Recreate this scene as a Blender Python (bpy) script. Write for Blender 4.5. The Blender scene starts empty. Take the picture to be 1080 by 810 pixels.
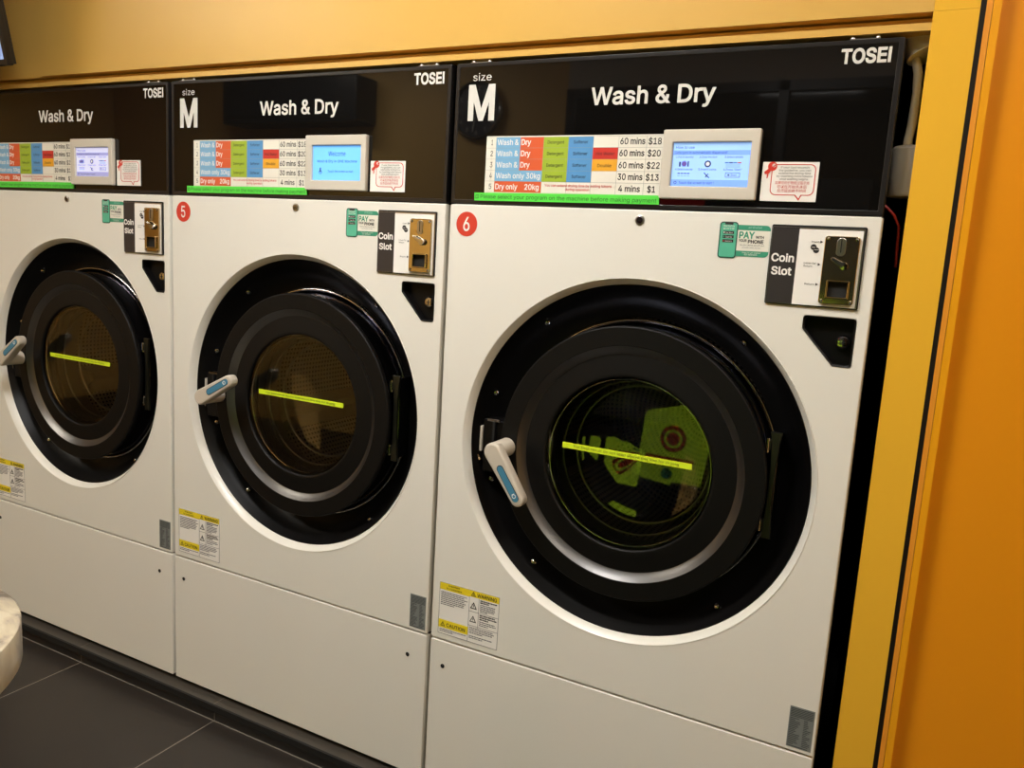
import bpy, math, random
from mathutils import Vector, Matrix
from mathutils.geometry import delaunay_2d_cdt
from math import pi, sin, cos, radians
random.seed(4)
C = bpy.context.scene.collection
sc = bpy.context.scene

# ------------------------------------------------------------------ materials
def lin(c):
    return tuple(((v/255)/12.92 if v/255 <= .04045 else ((v/255+.055)/1.055)**2.4) for v in c)
MATS = {}
def mat(name, rgb=(128,128,128), rough=.5, metal=0., spec=.5, emit=0., coat=0., noise=0., nscale=8., bump=0., bscale=200.):
    if name in MATS: return MATS[name]
    m = bpy.data.materials.new(name); m.use_nodes = True; MATS[name] = m
    nt = m.node_tree; b = nt.nodes['Principled BSDF']
    col = (*lin(rgb), 1)
    b.inputs['Base Color'].default_value = col
    b.inputs['Roughness'].default_value = rough
    b.inputs['Metallic'].default_value = metal
    b.inputs['Specular IOR Level'].default_value = spec
    b.inputs['Coat Weight'].default_value = coat
    b.inputs['Coat Roughness'].default_value = .08
    tc = nt.nodes.new('ShaderNodeTexCoord')
    if noise:
        n = nt.nodes.new('ShaderNodeTexNoise'); n.inputs['Scale'].default_value = nscale; n.inputs['Detail'].default_value = 4
        mx = nt.nodes.new('ShaderNodeMixRGB'); mx.inputs[1].default_value = tuple(v*(1-noise) for v in col[:3])+(1,)
        mx.inputs[2].default_value = tuple(min(1, v*(1+noise)) for v in col[:3])+(1,)
        nt.links.new(tc.outputs['Object'], n.inputs['Vector']); nt.links.new(n.outputs['Fac'], mx.inputs[0]); nt.links.new(mx.outputs[0], b.inputs['Base Color'])
    if bump:
        n = nt.nodes.new('ShaderNodeTexNoise'); n.inputs['Scale'].default_value = bscale
        bp = nt.nodes.new('ShaderNodeBump'); bp.inputs['Strength'].default_value = bump; bp.inputs['Distance'].default_value = .001
        nt.links.new(tc.outputs['Object'], n.inputs['Vector']); nt.links.new(n.outputs['Fac'], bp.inputs['Height']); nt.links.new(bp.outputs[0], b.inputs['Normal'])
    if emit:
        b.inputs['Emission Color'].default_value = col; b.inputs['Emission Strength'].default_value = emit
    return m
WHITE = mat('enamel_white', (228,226,217), .32, spec=.5, noise=.015, nscale=3)
SIDE = mat('galvanised_dark', (70,66,62), .5, metal=.3)
RETURN = mat('enamel_return', (222,216,202), .4)
PFRAME = mat('panel_frame', (26,24,24), .3)
GLOSS = mat('glossy_black_acrylic', (13,12,11), .025, spec=.5)
FRAMEB = mat('black_frame', (40,38,38), .3)
BEZEL = mat('black_bezel_plastic', (8,7,7), .42, spec=.2, bump=.15, bscale=900)
SATIN = mat('satin_black_door', (12,11,10), .5, spec=.2, bump=.1, bscale=1200)
CHAM = mat('satin_chamfer', (104,103,102), .36, metal=.96)
CHROME = mat('chrome', (190,190,192), .12, metal=1.)
DCHROME = mat('dark_chrome', (112,114,126), .16, metal=1.)
STEEL = mat('brushed_steel', (176,172,165), .28, metal=1., noise=.08, nscale=60)
MIRROR = mat('polished_steel_plate', (196,182,150), .09, metal=1.)
CAST = mat('handle_grey_paint', (196,188,174), .35)
BLUE = mat('handle_blue_inlay', (64,128,160), .4)
DKIN = mat('handle_inlay_edge', (30,34,38), .5)
HINGE = mat('olive_grey_hinge', (56,56,46), .35, metal=.8)
RUB = mat('black_rubber', (12,12,12), .6)
PURE = mat('matte_black', (8,8,8), .7)
PW = mat('print_white', (238,236,230), .45)
PC = mat('print_cream', (232,229,216), .4)
LW = mat('lettering_white', (212,210,203), .4)
PK = mat('print_black', (34,32,32), .5)
PG = mat('print_grey', (105,105,112), .5)
GRID = mat('print_grid_line', (150,150,145), .5)
LBL = mat('print_light_blue', (120,176,214), .4)
BL2 = mat('print_mid_blue', (86,150,204), .4)
ORG = mat('print_orange_red', (214,92,50), .4)
GRN = mat('print_olive_green', (158,184,52), .4)
RED = mat('print_red', (200,52,42), .4)
AMB = mat('print_amber', (232,170,46), .4)
LIME = mat('print_bright_green', (88,222,74), .45)
NEON = mat('neon_yellow_tape', (214,240,40), .5)
YEL = mat('print_yellow', (236,214,40), .45)
TEAL = mat('print_teal', (58,150,118), .4)
DTEAL = mat('print_dark_teal', (34,84,72), .4)
SREF = mat('number_red', (206,62,48), .3)
CARDK = mat('print_charcoal', (48,44,44), .4)
GREYL = mat('label_silver', (130,136,134), .4, metal=.2)
GREYD = mat('label_dark_text', (66,70,72), .5)
SCRB = mat('screen_bezel_beige', (204,198,184), .4)
SCR = mat('lcd_pale_blue', (150,190,245), .3, emit=.62)
SCR2 = mat('lcd_header', (118,158,232), .3, emit=.6)
SCRW = mat('lcd_welcome', (104,178,250), .3, emit=.7)
SCRL = mat('lcd_lilac', (200,204,240), .3, emit=.55)
SCRL2 = mat('lcd_lilac_header', (150,152,200), .3, emit=.5)
SCT = mat('lcd_text', (40,66,130), .4)
PHONE = mat('print_phone_mint', (88,182,150), .4)

def nodes(m): return m.node_tree.nodes, m.node_tree.links
def glass_mat(name, tint, refl=.06, rough=.0, floor=0.):
    m = bpy.data.materials.new(name); m.use_nodes = True; nt = m.node_tree; nt.nodes.clear()
    o = nt.nodes.new('ShaderNodeOutputMaterial'); mx = nt.nodes.new('ShaderNodeMixShader')
    t = nt.nodes.new('ShaderNodeBsdfTransparent'); t.inputs[0].default_value = (*tint, 1)
    g = nt.nodes.new('ShaderNodeBsdfGlossy'); g.inputs['Roughness'].default_value = rough
    f = nt.nodes.new('ShaderNodeFresnel'); f.inputs['IOR'].default_value = refl
    ad = nt.nodes.new('ShaderNodeMath'); ad.operation = 'MAXIMUM'; ad.inputs[1].default_value = floor; nt.links.new(f.outputs[0], ad.inputs[0]); nt.links.new(ad.outputs[0], mx.inputs[0]); nt.links.new(t.outputs[0], mx.inputs[1]); nt.links.new(g.outputs[0], mx.inputs[2]); nt.links.new(mx.outputs[0], o.inputs[0])
    return m
PANE = glass_mat('door_pane_glass', (.95,.95,.93), 1.75)
BOWLS = glass_mat('bowl_side_glass', (.88,.88,.87), 1.8, .14, .3)
BOWL = glass_mat('door_bowl_glass', (.93,.93,.92), 1.8, .02, .13)

def drum_mat():
    m = mat('perforated_drum_steel', (205,194,172), .45, metal=.35)
    N, L = nodes(m); b = N['Principled BSDF']
    uv = N.new('ShaderNodeUVMap'); mp = N.new('ShaderNodeVectorMath'); mp.operation = 'SCALE'; mp.inputs['Scale'].default_value = 1/.014
    fr = N.new('ShaderNodeVectorMath'); fr.operation = 'FRACTION'
    sb = N.new('ShaderNodeVectorMath'); sb.operation = 'SUBTRACT'; sb.inputs[1].default_value = (.5,.5,0)
    ml = N.new('ShaderNodeVectorMath'); ml.operation = 'MULTIPLY'; ml.inputs[1].default_value = (1,1,0)
    ln = N.new('ShaderNodeVectorMath'); ln.operation = 'LENGTH'
    lt = N.new('ShaderNodeMath'); lt.operation = 'LESS_THAN'; lt.inputs[1].default_value = .27
    mx = N.new('ShaderNodeMixRGB'); mx.inputs[1].default_value = (*lin((205,194,172)),1); mx.inputs[2].default_value = (.004,.004,.004,1)
    L.new(uv.outputs[0], mp.inputs[0]); L.new(mp.outputs[0], fr.inputs[0]); L.new(fr.outputs[0], sb.inputs[0]); L.new(sb.outputs[0], ml.inputs[0])
    L.new(ml.outputs[0], ln.inputs[0]); L.new(ln.outputs['Value'], lt.inputs[0]); L.new(lt.outputs[0], mx.inputs[0]); L.new(mx.outputs[0], b.inputs['Base Color'])
    return m
DRUM = drum_mat()

# letter outlines: advance, then closed loops of x, y in thousandths (cap height 509)
GLYPHS = {
 '!': (196, [[67, 160, 63, 509, 132, 509, 128, 160], [98, -4, 75, 1, 66, 9, 58, 18, 52, 41, 58, 64, 66, 73, 86, 85, 98, 86, 110, 85, 130, 73, 138, 64, 143, 41, 138, 18, 130, 9, 121, 1]]),
 '"': (321, [[78, 318, 70, 509, 136, 509, 128, 318], [193, 318, 185, 509, 250, 509, 243, 318]]),
 '$': (447, [[202, -74, 202, 583, 244, 583, 244, -74], [224, -9, 188, -7, 156, -1, 128, 9, 102, 23, 81, 40, 64, 60, 51, 83, 42, 109, 38, 137, 104, 137, 114, 102, 123, 88, 136, 76, 166, 59, 204, 50, 246, 50, 286, 60, 317, 79, 338, 106, 344, 122, 346, 139, 344, 154, 340, 168, 322, 189, 296, 205, 184, 239, 145, 253, 112, 269, 86, 289, 67, 313, 56, 341, 52, 372, 54, 400, 62, 425, 75, 448, 92, 468, 138, 498, 165, 508, 195, 514, 227, 516, 259, 514, 289, 508, 316, 498, 340, 484, 360, 468, 377, 449, 390, 427, 398, 403, 401, 378, 337, 378, 332, 402, 320, 421, 302, 437, 280, 449, 254, 456, 225, 459, 204, 457, 167, 448, 139, 430, 129, 418, 121, 405, 115, 376, 122, 345, 142, 324, 169, 308, 312, 264, 359, 238, 395, 198, 407, 161, 408, 139, 406, 112, 399, 87, 370, 43, 349, 25, 294, 0, 261, -7]]),
 '&': (448, [[197, -7, 165, -5, 136, 1, 110, 12, 69, 42, 54, 62, 43, 84, 36, 108, 34, 133, 40, 173, 47, 189, 70, 220, 120, 264, 223, 340, 237, 352, 255, 375, 262, 405, 255, 434, 233, 454, 201, 461, 168, 453, 151, 440, 145, 431, 137, 399, 145, 363, 179, 314, 438, 0, 364, 0, 136, 274, 96, 327, 87, 344, 81, 361, 75, 398, 82, 440, 91, 458, 102, 474, 134, 499, 176, 512, 200, 513, 224, 512, 246, 507, 266, 499, 297, 475, 317, 442, 322, 424, 323, 389, 309, 349, 281, 314, 135, 202, 110, 174, 98, 146, 97, 131, 98, 115, 109, 87, 130, 66, 158, 51, 193, 46, 232, 52, 251, 59, 286, 81, 301, 95, 327, 131, 343, 174, 348, 198, 349, 224, 408, 224, 403, 167, 389, 124, 371, 92, 333, 47, 315, 30, 271, 7, 246, -1]]),
 ',': (188, [[38, -119, 68, 71, 137, 71, 84, -119]]),
 '.': (188, [[95, -4, 73, 1, 63, 9, 55, 18, 50, 41, 55, 64, 63, 73, 73, 81, 95, 87, 118, 81, 128, 73, 140, 53, 141, 41, 140, 29, 128, 9, 118, 1]]),
 '0': (453, [[227, -7, 191, -3, 158, 7, 130, 24, 105, 48, 85, 77, 69, 113, 57, 155, 50, 202, 48, 254, 50, 306, 57, 353, 69, 395, 85, 431, 106, 461, 130, 484, 159, 502, 191, 512, 227, 516, 262, 512, 295, 502, 323, 484, 348, 461, 368, 431, 384, 395, 396, 353, 403, 306, 405, 254, 403, 202, 396, 155, 384, 113, 368, 77, 348, 48, 323, 24, 295, 7, 263, -3], [227, 50, 250, 52, 271, 60, 290, 74, 306, 92, 320, 116, 338, 176, 344, 254, 338, 332, 320, 393, 290, 435, 271, 449, 250, 457, 227, 460, 203, 457, 182, 449, 163, 435, 147, 416, 123, 365, 115, 332, 109, 254, 115, 176, 123, 144, 147, 92, 163, 74, 182, 60, 203, 52]]),
 '1': (453, [[76, 0, 76, 55, 391, 55, 391, 0], [276, 509, 276, 0, 212, 0, 212, 448, 86, 358, 86, 427, 198, 509]]),
 '2': (453, [[64, 0, 64, 47, 282, 282, 311, 327, 316, 341, 320, 371, 315, 405, 298, 431, 287, 441, 258, 455, 224, 460, 188, 454, 172, 447, 148, 427, 132, 398, 127, 362, 66, 362, 68, 391, 75, 418, 86, 442, 102, 464, 121, 482, 143, 496, 168, 507, 225, 516, 281, 507, 306, 497, 328, 482, 346, 465, 361, 445, 372, 423, 379, 398, 381, 372, 377, 336, 371, 318, 351, 280, 317, 235, 153, 60, 153, 57, 389, 57, 389, 0]]),
 '3': (453, [[218, -7, 188, -5, 159, 1, 108, 22, 70, 57, 57, 79, 48, 104, 44, 132, 109, 132, 118, 100, 137, 76, 165, 59, 200, 51, 239, 51, 275, 61, 291, 69, 315, 93, 328, 125, 328, 163, 316, 196, 306, 211, 275, 234, 254, 241, 229, 246, 157, 248, 157, 299, 288, 448, 288, 452, 70, 452, 70, 509, 372, 509, 372, 461, 211, 278, 211, 289, 247, 290, 279, 286, 308, 276, 333, 262, 354, 244, 371, 222, 383, 198, 391, 173, 393, 145, 390, 116, 383, 90, 370, 66, 354, 45, 333, 27, 309, 12, 251, -5]]),
 '4': (453, [[40, 105, 40, 158, 247, 509, 311, 509, 109, 163, 413, 163, 413, 105], [282, 0, 282, 318, 343, 318, 343, 0]]),
 '5': (453, [[221, -7, 192, -5, 165, 1, 140, 11, 99, 41, 83, 60, 71, 82, 63, 105, 60, 130, 122, 130, 130, 102, 138, 89, 160, 68, 188, 54, 221, 50, 241, 51, 276, 64, 291, 75, 314, 104, 322, 122, 326, 141, 328, 162, 326, 183, 314, 221, 303, 237, 275, 262, 257, 270, 218, 277, 184, 273, 152, 262, 128, 246, 67, 253, 96, 509, 366, 509, 366, 452, 151, 452, 134, 301, 148, 311, 178, 325, 212, 333, 252, 332, 294, 321, 330, 299, 358, 269, 379, 231, 390, 187, 388, 132, 381, 102, 369, 76, 352, 52, 332, 32, 309, 15, 282, 3, 253, -4]]),
 '6': (453, [[226, -7, 196, -4, 168, 3, 142, 15, 119, 31, 100, 51, 84, 74, 73, 101, 66, 130, 65, 187, 80, 239, 112, 302, 252, 509, 322, 509, 151, 261, 145, 261, 165, 288, 184, 302, 208, 311, 235, 314, 265, 312, 316, 295, 337, 280, 355, 262, 370, 240, 387, 187, 389, 157, 387, 127, 379, 98, 368, 73, 352, 50, 333, 30, 310, 14, 284, 3, 257, -4], [226, 48, 263, 55, 293, 73, 314, 101, 322, 119, 327, 157, 322, 196, 314, 213, 293, 241, 263, 259, 245, 264, 226, 265, 207, 264, 174, 252, 148, 229, 131, 197, 126, 179, 125, 158, 126, 138, 131, 119, 148, 86, 160, 73, 190, 55]]),
 '7': (453, [[97, 0, 323, 452, 62, 452, 62, 509, 391, 509, 391, 449, 165, 0]]),
 '8': (453, [[226, -7, 193, -5, 163, 1, 136, 11, 111, 25, 91, 42, 74, 62, 62, 84, 54, 109, 52, 135, 53, 156, 65, 195, 87, 228, 117, 252, 153, 265, 109, 289, 93, 308, 80, 330, 73, 354, 70, 380, 79, 429, 90, 450, 124, 485, 170, 508, 197, 514, 226, 516, 255, 514, 282, 508, 328, 485, 346, 469, 373, 429, 382, 380, 379, 354, 372, 330, 359, 308, 343, 289, 300, 265, 335, 252, 365, 228, 387, 195, 395, 176, 401, 135, 398, 109, 391, 84, 362, 42, 341, 25, 317, 11, 289, 1, 259, -5], [226, 49, 267, 54, 300, 69, 323, 91, 335, 121, 337, 139, 335, 157, 322, 189, 312, 202, 283, 223, 247, 234, 206, 234, 169, 223, 140, 202, 130, 189, 117, 157, 115, 139, 121, 106, 139, 79, 167, 60, 205, 50], [226, 290, 260, 294, 287, 308, 298, 318, 314, 344, 319, 376, 318, 392, 308, 420, 288, 442, 260, 455, 226, 460, 192, 455, 164, 442, 153, 432, 138, 407, 133, 376, 138, 344, 154, 318, 165, 308, 193, 294]]),
 '9': (453, [[226, 516, 256, 513, 285, 506, 310, 494, 333, 478, 352, 458, 368, 434, 380, 408, 387, 378, 389, 347, 387, 322, 373, 270, 340, 207, 200, 0, 130, 0, 301, 248, 307, 248, 295, 229, 278, 214, 257, 202, 232, 195, 188, 197, 161, 203, 137, 214, 116, 229, 98, 247, 83, 269, 72, 294, 66, 321, 64, 352, 66, 382, 73, 411, 85, 436, 101, 459, 120, 479, 168, 506, 196, 513], [226, 460, 207, 459, 190, 454, 174, 446, 148, 423, 131, 390, 125, 352, 131, 313, 138, 295, 148, 280, 174, 257, 207, 245, 226, 243, 263, 249, 293, 267, 305, 280, 322, 312, 327, 350, 322, 390, 305, 422, 279, 446, 263, 454, 245, 459]]),
 'A': (480, [[16, 0, 201, 509, 276, 509, 463, 0, 395, 0, 287, 302, 232, 478, 245, 478, 213, 371, 85, 0], [110, 142, 110, 199, 370, 199, 370, 142]]),
 'B': (456, [[60, 0, 60, 509, 274, 507, 304, 501, 329, 491, 350, 477, 367, 461, 381, 442, 396, 398, 397, 353, 387, 320, 368, 295, 343, 278, 315, 267, 315, 262, 347, 254, 378, 234, 391, 220, 411, 184, 418, 136, 416, 111, 410, 88, 400, 67, 386, 48, 368, 31, 317, 8, 284, 2, 247, 0], [125, 57, 245, 57, 281, 60, 309, 67, 330, 80, 344, 96, 353, 115, 354, 153, 350, 169, 342, 184, 320, 209, 289, 225, 248, 231, 125, 231], [125, 285, 238, 285, 273, 290, 302, 304, 323, 326, 335, 355, 333, 393, 326, 412, 313, 429, 294, 442, 270, 449, 240, 452, 125, 452]]),
 'C': (510, [[267, -7, 225, -3, 186, 7, 150, 25, 119, 49, 92, 79, 70, 115, 53, 157, 44, 203, 40, 254, 44, 305, 53, 352, 70, 393, 92, 429, 119, 459, 150, 484, 186, 501, 225, 512, 267, 516, 317, 511, 340, 504, 383, 485, 402, 471, 435, 438, 448, 418, 459, 397, 473, 348, 408, 348, 404, 365, 389, 395, 357, 428, 344, 437, 315, 449, 267, 456, 237, 453, 209, 445, 184, 432, 161, 414, 141, 391, 125, 364, 113, 332, 106, 295, 103, 254, 106, 213, 113, 177, 125, 145, 141, 117, 161, 94, 184, 76, 210, 63, 237, 56, 267, 53, 315, 60, 344, 72, 369, 90, 397, 128, 408, 160, 473, 160, 459, 112, 448, 91, 420, 53, 402, 38, 363, 13, 341, 5, 293, -6]]),
 'D': (502, [[219, 0, 96, 0, 96, 57, 215, 57, 254, 60, 288, 68, 318, 81, 343, 99, 363, 122, 379, 149, 390, 181, 397, 216, 399, 255, 397, 294, 390, 329, 379, 361, 364, 388, 344, 410, 320, 428, 291, 441, 258, 449, 221, 452, 93, 452, 93, 509, 225, 509, 273, 505, 315, 495, 353, 478, 385, 455, 412, 426, 433, 391, 449, 351, 458, 306, 462, 255, 458, 205, 449, 159, 433, 119, 411, 83, 384, 54, 351, 31, 312, 14, 268, 3], [125, 509, 125, 0, 60, 0, 60, 509]]),
 'E': (419, [[60, 0, 60, 509, 372, 509, 372, 452, 125, 452, 125, 286, 355, 286, 355, 229, 125, 229, 125, 57, 375, 57, 375, 0]]),
 'F': (410, [[60, 0, 60, 509, 369, 509, 369, 452, 125, 452, 125, 278, 346, 278, 346, 221, 125, 221, 125, 0]]),
 'G': (520, [[269, -7, 225, -3, 185, 7, 149, 25, 118, 49, 91, 79, 69, 116, 53, 157, 43, 203, 40, 254, 43, 305, 53, 352, 69, 393, 91, 429, 117, 459, 149, 484, 184, 501, 223, 512, 265, 516, 291, 514, 340, 504, 384, 483, 403, 469, 436, 436, 449, 416, 460, 395, 474, 349, 408, 349, 387, 393, 368, 417, 344, 436, 300, 453, 265, 456, 236, 453, 209, 445, 183, 432, 160, 414, 141, 392, 125, 364, 113, 332, 106, 295, 103, 254, 106, 213, 113, 177, 125, 145, 141, 117, 161, 95, 184, 76, 210, 63, 238, 56, 269, 53, 296, 55, 322, 61, 345, 71, 365, 85, 382, 102, 396, 123, 407, 147, 413, 173, 415, 202, 434, 199, 283, 199, 283, 256, 478, 256, 475, 160, 466, 124, 451, 91, 431, 62, 406, 38, 377, 19, 344, 5, 308, -4]]),
 'H': (517, [[60, 0, 60, 509, 125, 509, 125, 289, 392, 289, 392, 509, 457, 509, 457, 0, 392, 0, 392, 232, 125, 232, 125, 0]]),
 'I': (185, [[60, 0, 60, 509, 125, 509, 125, 0]]),
 'J': (396, [[185, -7, 143, -2, 106, 11, 75, 33, 52, 63, 38, 100, 33, 173, 98, 173, 100, 117, 108, 93, 122, 74, 139, 61, 160, 53, 185, 50, 209, 53, 230, 61, 248, 74, 261, 93, 269, 117, 272, 145, 272, 509, 336, 509, 336, 145, 332, 100, 318, 63, 294, 33, 263, 11, 227, -2]]),
 'K': (467, [[104, 145, 104, 216, 174, 303, 364, 509, 448, 509, 231, 276, 228, 276], [60, 0, 60, 509, 125, 509, 125, 0], [372, 0, 188, 259, 228, 309, 449, 0]]),
 'L': (393, [[60, 0, 60, 509, 125, 509, 125, 57, 361, 57, 361, 0]]),
 'M': (628, [[60, 0, 60, 509, 152, 509, 284, 170, 322, 49, 307, 49, 349, 179, 476, 509, 568, 509, 568, 0, 504, 0, 504, 327, 507, 457, 513, 457, 477, 348, 342, 0, 286, 0, 170, 291, 112, 457, 119, 457, 121, 386, 122, 0]]),
 'N': (523, [[60, 0, 60, 509, 136, 509, 363, 151, 414, 55, 405, 54, 399, 142, 399, 509, 463, 509, 463, 0, 387, 0, 168, 346, 108, 452, 119, 454, 125, 313, 125, 0]]),
 'O': (533, [[267, -7, 225, -3, 186, 7, 150, 25, 119, 49, 92, 79, 70, 115, 53, 157, 44, 203, 40, 254, 44, 305, 53, 352, 70, 393, 92, 429, 119, 459, 150, 484, 186, 501, 225, 512, 267, 516, 309, 512, 348, 501, 384, 484, 415, 459, 442, 429, 464, 393, 480, 352, 490, 305, 493, 254, 490, 203, 480, 157, 464, 115, 442, 79, 415, 49, 384, 25, 348, 7, 309, -3], [267, 53, 296, 55, 324, 63, 349, 76, 372, 94, 392, 116, 408, 144, 420, 176, 428, 213, 430, 254, 428, 295, 420, 332, 408, 365, 392, 392, 372, 415, 349, 433, 324, 446, 296, 453, 267, 456, 237, 453, 210, 445, 184, 433, 161, 415, 142, 392, 125, 364, 113, 332, 106, 295, 103, 254, 106, 213, 113, 176, 125, 144, 142, 117, 161, 94, 184, 76, 210, 63, 237, 55]]),
 'P': (445, [[60, 0, 60, 509, 235, 509, 272, 506, 305, 499, 332, 487, 356, 471, 375, 452, 390, 430, 407, 377, 409, 348, 407, 318, 390, 265, 375, 243, 356, 223, 332, 207, 305, 195, 272, 188, 109, 186, 109, 242, 257, 244, 279, 248, 312, 266, 333, 294, 343, 328, 343, 367, 333, 402, 312, 428, 297, 439, 279, 446, 257, 451, 232, 452, 125, 452, 125, 0]]),
 'Q': (533, [[245, 159, 313, 159, 468, -48, 401, -48], [267, -7, 225, -3, 186, 7, 150, 25, 119, 49, 92, 79, 70, 115, 53, 157, 44, 203, 40, 254, 44, 305, 53, 352, 70, 393, 92, 429, 119, 459, 150, 484, 186, 501, 225, 512, 267, 516, 309, 512, 348, 501, 384, 484, 415, 459, 442, 429, 464, 393, 480, 352, 490, 305, 493, 254, 490, 203, 480, 157, 464, 115, 442, 79, 415, 49, 384, 25, 348, 7, 309, -3], [267, 53, 296, 55, 324, 63, 349, 76, 372, 94, 392, 116, 408, 144, 420, 176, 428, 213, 430, 254, 428, 295, 420, 332, 408, 365, 392, 392, 372, 415, 349, 433, 324, 446, 296, 453, 267, 456, 237, 453, 210, 445, 184, 433, 161, 415, 142, 392, 125, 364, 113, 332, 106, 295, 103, 254, 106, 213, 113, 176, 125, 144, 142, 117, 161, 94, 184, 76, 210, 63, 237, 55]]),
 'R': (449, [[60, 0, 60, 509, 236, 509, 305, 500, 333, 489, 376, 455, 390, 433, 401, 408, 407, 381, 409, 352, 407, 323, 401, 296, 390, 271, 376, 250, 356, 232, 333, 217, 305, 206, 273, 200, 96, 198, 96, 255, 258, 256, 280, 260, 313, 276, 334, 300, 344, 333, 344, 371, 334, 405, 325, 419, 298, 440, 258, 451, 125, 452, 125, 0], [353, 0, 230, 229, 303, 229, 428, 0]]),
 'S': (447, [[224, -9, 188, -7, 156, -1, 128, 9, 102, 23, 81, 40, 64, 60, 51, 83, 42, 109, 38, 137, 104, 137, 114, 102, 123, 88, 136, 76, 166, 59, 204, 50, 246, 50, 286, 60, 317, 79, 338, 106, 344, 122, 346, 139, 344, 154, 340, 168, 322, 189, 296, 205, 184, 239, 145, 253, 112, 269, 86, 289, 67, 313, 56, 341, 52, 372, 54, 400, 62, 425, 75, 448, 92, 468, 138, 498, 165, 508, 195, 514, 227, 516, 259, 514, 289, 508, 316, 498, 340, 484, 360, 468, 377, 449, 390, 427, 398, 403, 401, 378, 337, 378, 332, 402, 320, 421, 302, 437, 280, 449, 254, 456, 225, 459, 204, 457, 167, 448, 139, 430, 129, 418, 121, 405, 115, 376, 122, 345, 142, 324, 169, 308, 312, 264, 359, 238, 395, 198, 407, 161, 408, 139, 406, 112, 399, 87, 370, 43, 349, 25, 294, 0, 261, -7]]),
 'T': (449, [[32, 452, 32, 509, 417, 509, 417, 452, 257, 452, 257, 0, 193, 0, 193, 452]]),
 'U': (517, [[259, -8, 220, -6, 186, 2, 154, 15, 126, 33, 103, 55, 85, 80, 71, 108, 63, 140, 60, 173, 60, 509, 124, 509, 124, 178, 126, 155, 132, 133, 153, 95, 187, 68, 232, 53, 259, 52, 285, 53, 331, 68, 349, 80, 377, 113, 391, 155, 393, 178, 393, 509, 457, 509, 457, 173, 454, 140, 446, 108, 433, 80, 414, 55, 391, 33, 363, 15, 332, 2, 297, -6]]),
 'V': (480, [[204, 0, 16, 509, 84, 509, 207, 164, 248, 31, 235, 31, 257, 107, 395, 509, 463, 509, 278, 0]]),
 'W': (686, [[155, 0, 16, 509, 82, 509, 172, 162, 197, 40, 189, 40, 203, 111, 306, 509, 380, 509, 462, 196, 497, 40, 488, 40, 506, 128, 603, 509, 670, 509, 530, 0, 455, 0, 362, 345, 336, 475, 350, 475, 330, 371, 230, 0]]),
 'X': (474, [[18, 0, 217, 284, 217, 236, 29, 509, 104, 509, 188, 386, 243, 292, 232, 292, 258, 339, 374, 509, 446, 509, 259, 239, 259, 287, 456, 0, 382, 0, 275, 154, 230, 231, 244, 231, 213, 176, 91, 0]]),
 'Y': (472, [[203, 0, 203, 208, 16, 509, 91, 509, 203, 327, 231, 274, 250, 230, 224, 230, 242, 275, 280, 344, 381, 509, 455, 509, 268, 208, 268, 0]]),
 'Z': (438, [[42, 0, 42, 46, 306, 431, 341, 476, 348, 454, 40, 452, 40, 509, 397, 509, 397, 462, 169, 129, 110, 49, 97, 33, 90, 54, 152, 57, 399, 57, 399, 0]]),
 'a': (389, [[160, -9, 115, -3, 76, 15, 60, 29, 38, 63, 32, 84, 30, 108, 36, 146, 53, 174, 64, 184, 92, 200, 125, 211, 247, 229, 265, 235, 271, 240, 276, 255, 272, 285, 260, 307, 240, 322, 227, 327, 196, 331, 163, 327, 137, 316, 110, 292, 100, 274, 41, 291, 51, 313, 64, 331, 95, 358, 114, 368, 133, 375, 173, 383, 223, 382, 271, 369, 300, 350, 322, 320, 330, 301, 337, 251, 337, 0, 277, 0, 277, 52, 272, 52, 252, 25, 229, 8, 199, -4], [170, 45, 211, 51, 242, 68, 254, 80, 263, 93, 274, 122, 276, 190, 267, 184, 251, 180, 147, 163, 122, 153, 103, 139, 93, 118, 92, 105, 96, 82, 102, 72, 109, 64, 130, 52]]),
 'b': (424, [[229, -8, 208, -7, 172, 4, 147, 21, 118, 59, 112, 59, 112, 0, 53, 0, 53, 509, 114, 509, 114, 319, 118, 319, 137, 346, 171, 373, 207, 383, 259, 382, 287, 374, 313, 361, 335, 342, 354, 320, 370, 293, 381, 261, 388, 227, 390, 189, 388, 151, 381, 116, 370, 84, 355, 57, 336, 34, 313, 16, 288, 3, 260, -6], [220, 47, 242, 49, 262, 55, 294, 80, 316, 117, 323, 139, 328, 189, 323, 239, 307, 281, 295, 298, 262, 322, 243, 328, 220, 330, 198, 328, 178, 322, 161, 312, 134, 282, 118, 241, 113, 189, 114, 162, 125, 115, 147, 78, 179, 55, 198, 49]]),
 'c': (396, [[207, -8, 174, -5, 144, 3, 117, 16, 93, 35, 72, 58, 56, 85, 44, 116, 37, 150, 34, 187, 37, 225, 44, 260, 56, 291, 72, 318, 93, 341, 117, 360, 144, 374, 174, 382, 226, 384, 276, 371, 318, 346, 330, 335, 349, 308, 362, 277, 303, 262, 295, 281, 278, 304, 252, 321, 231, 328, 207, 330, 184, 328, 163, 321, 145, 310, 130, 296, 118, 278, 108, 258, 102, 236, 96, 187, 102, 139, 108, 117, 130, 80, 145, 66, 163, 55, 207, 46, 253, 55, 271, 66, 292, 89, 304, 117, 363, 102, 350, 70, 341, 56, 331, 43, 306, 21, 261, -1]]),
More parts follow.
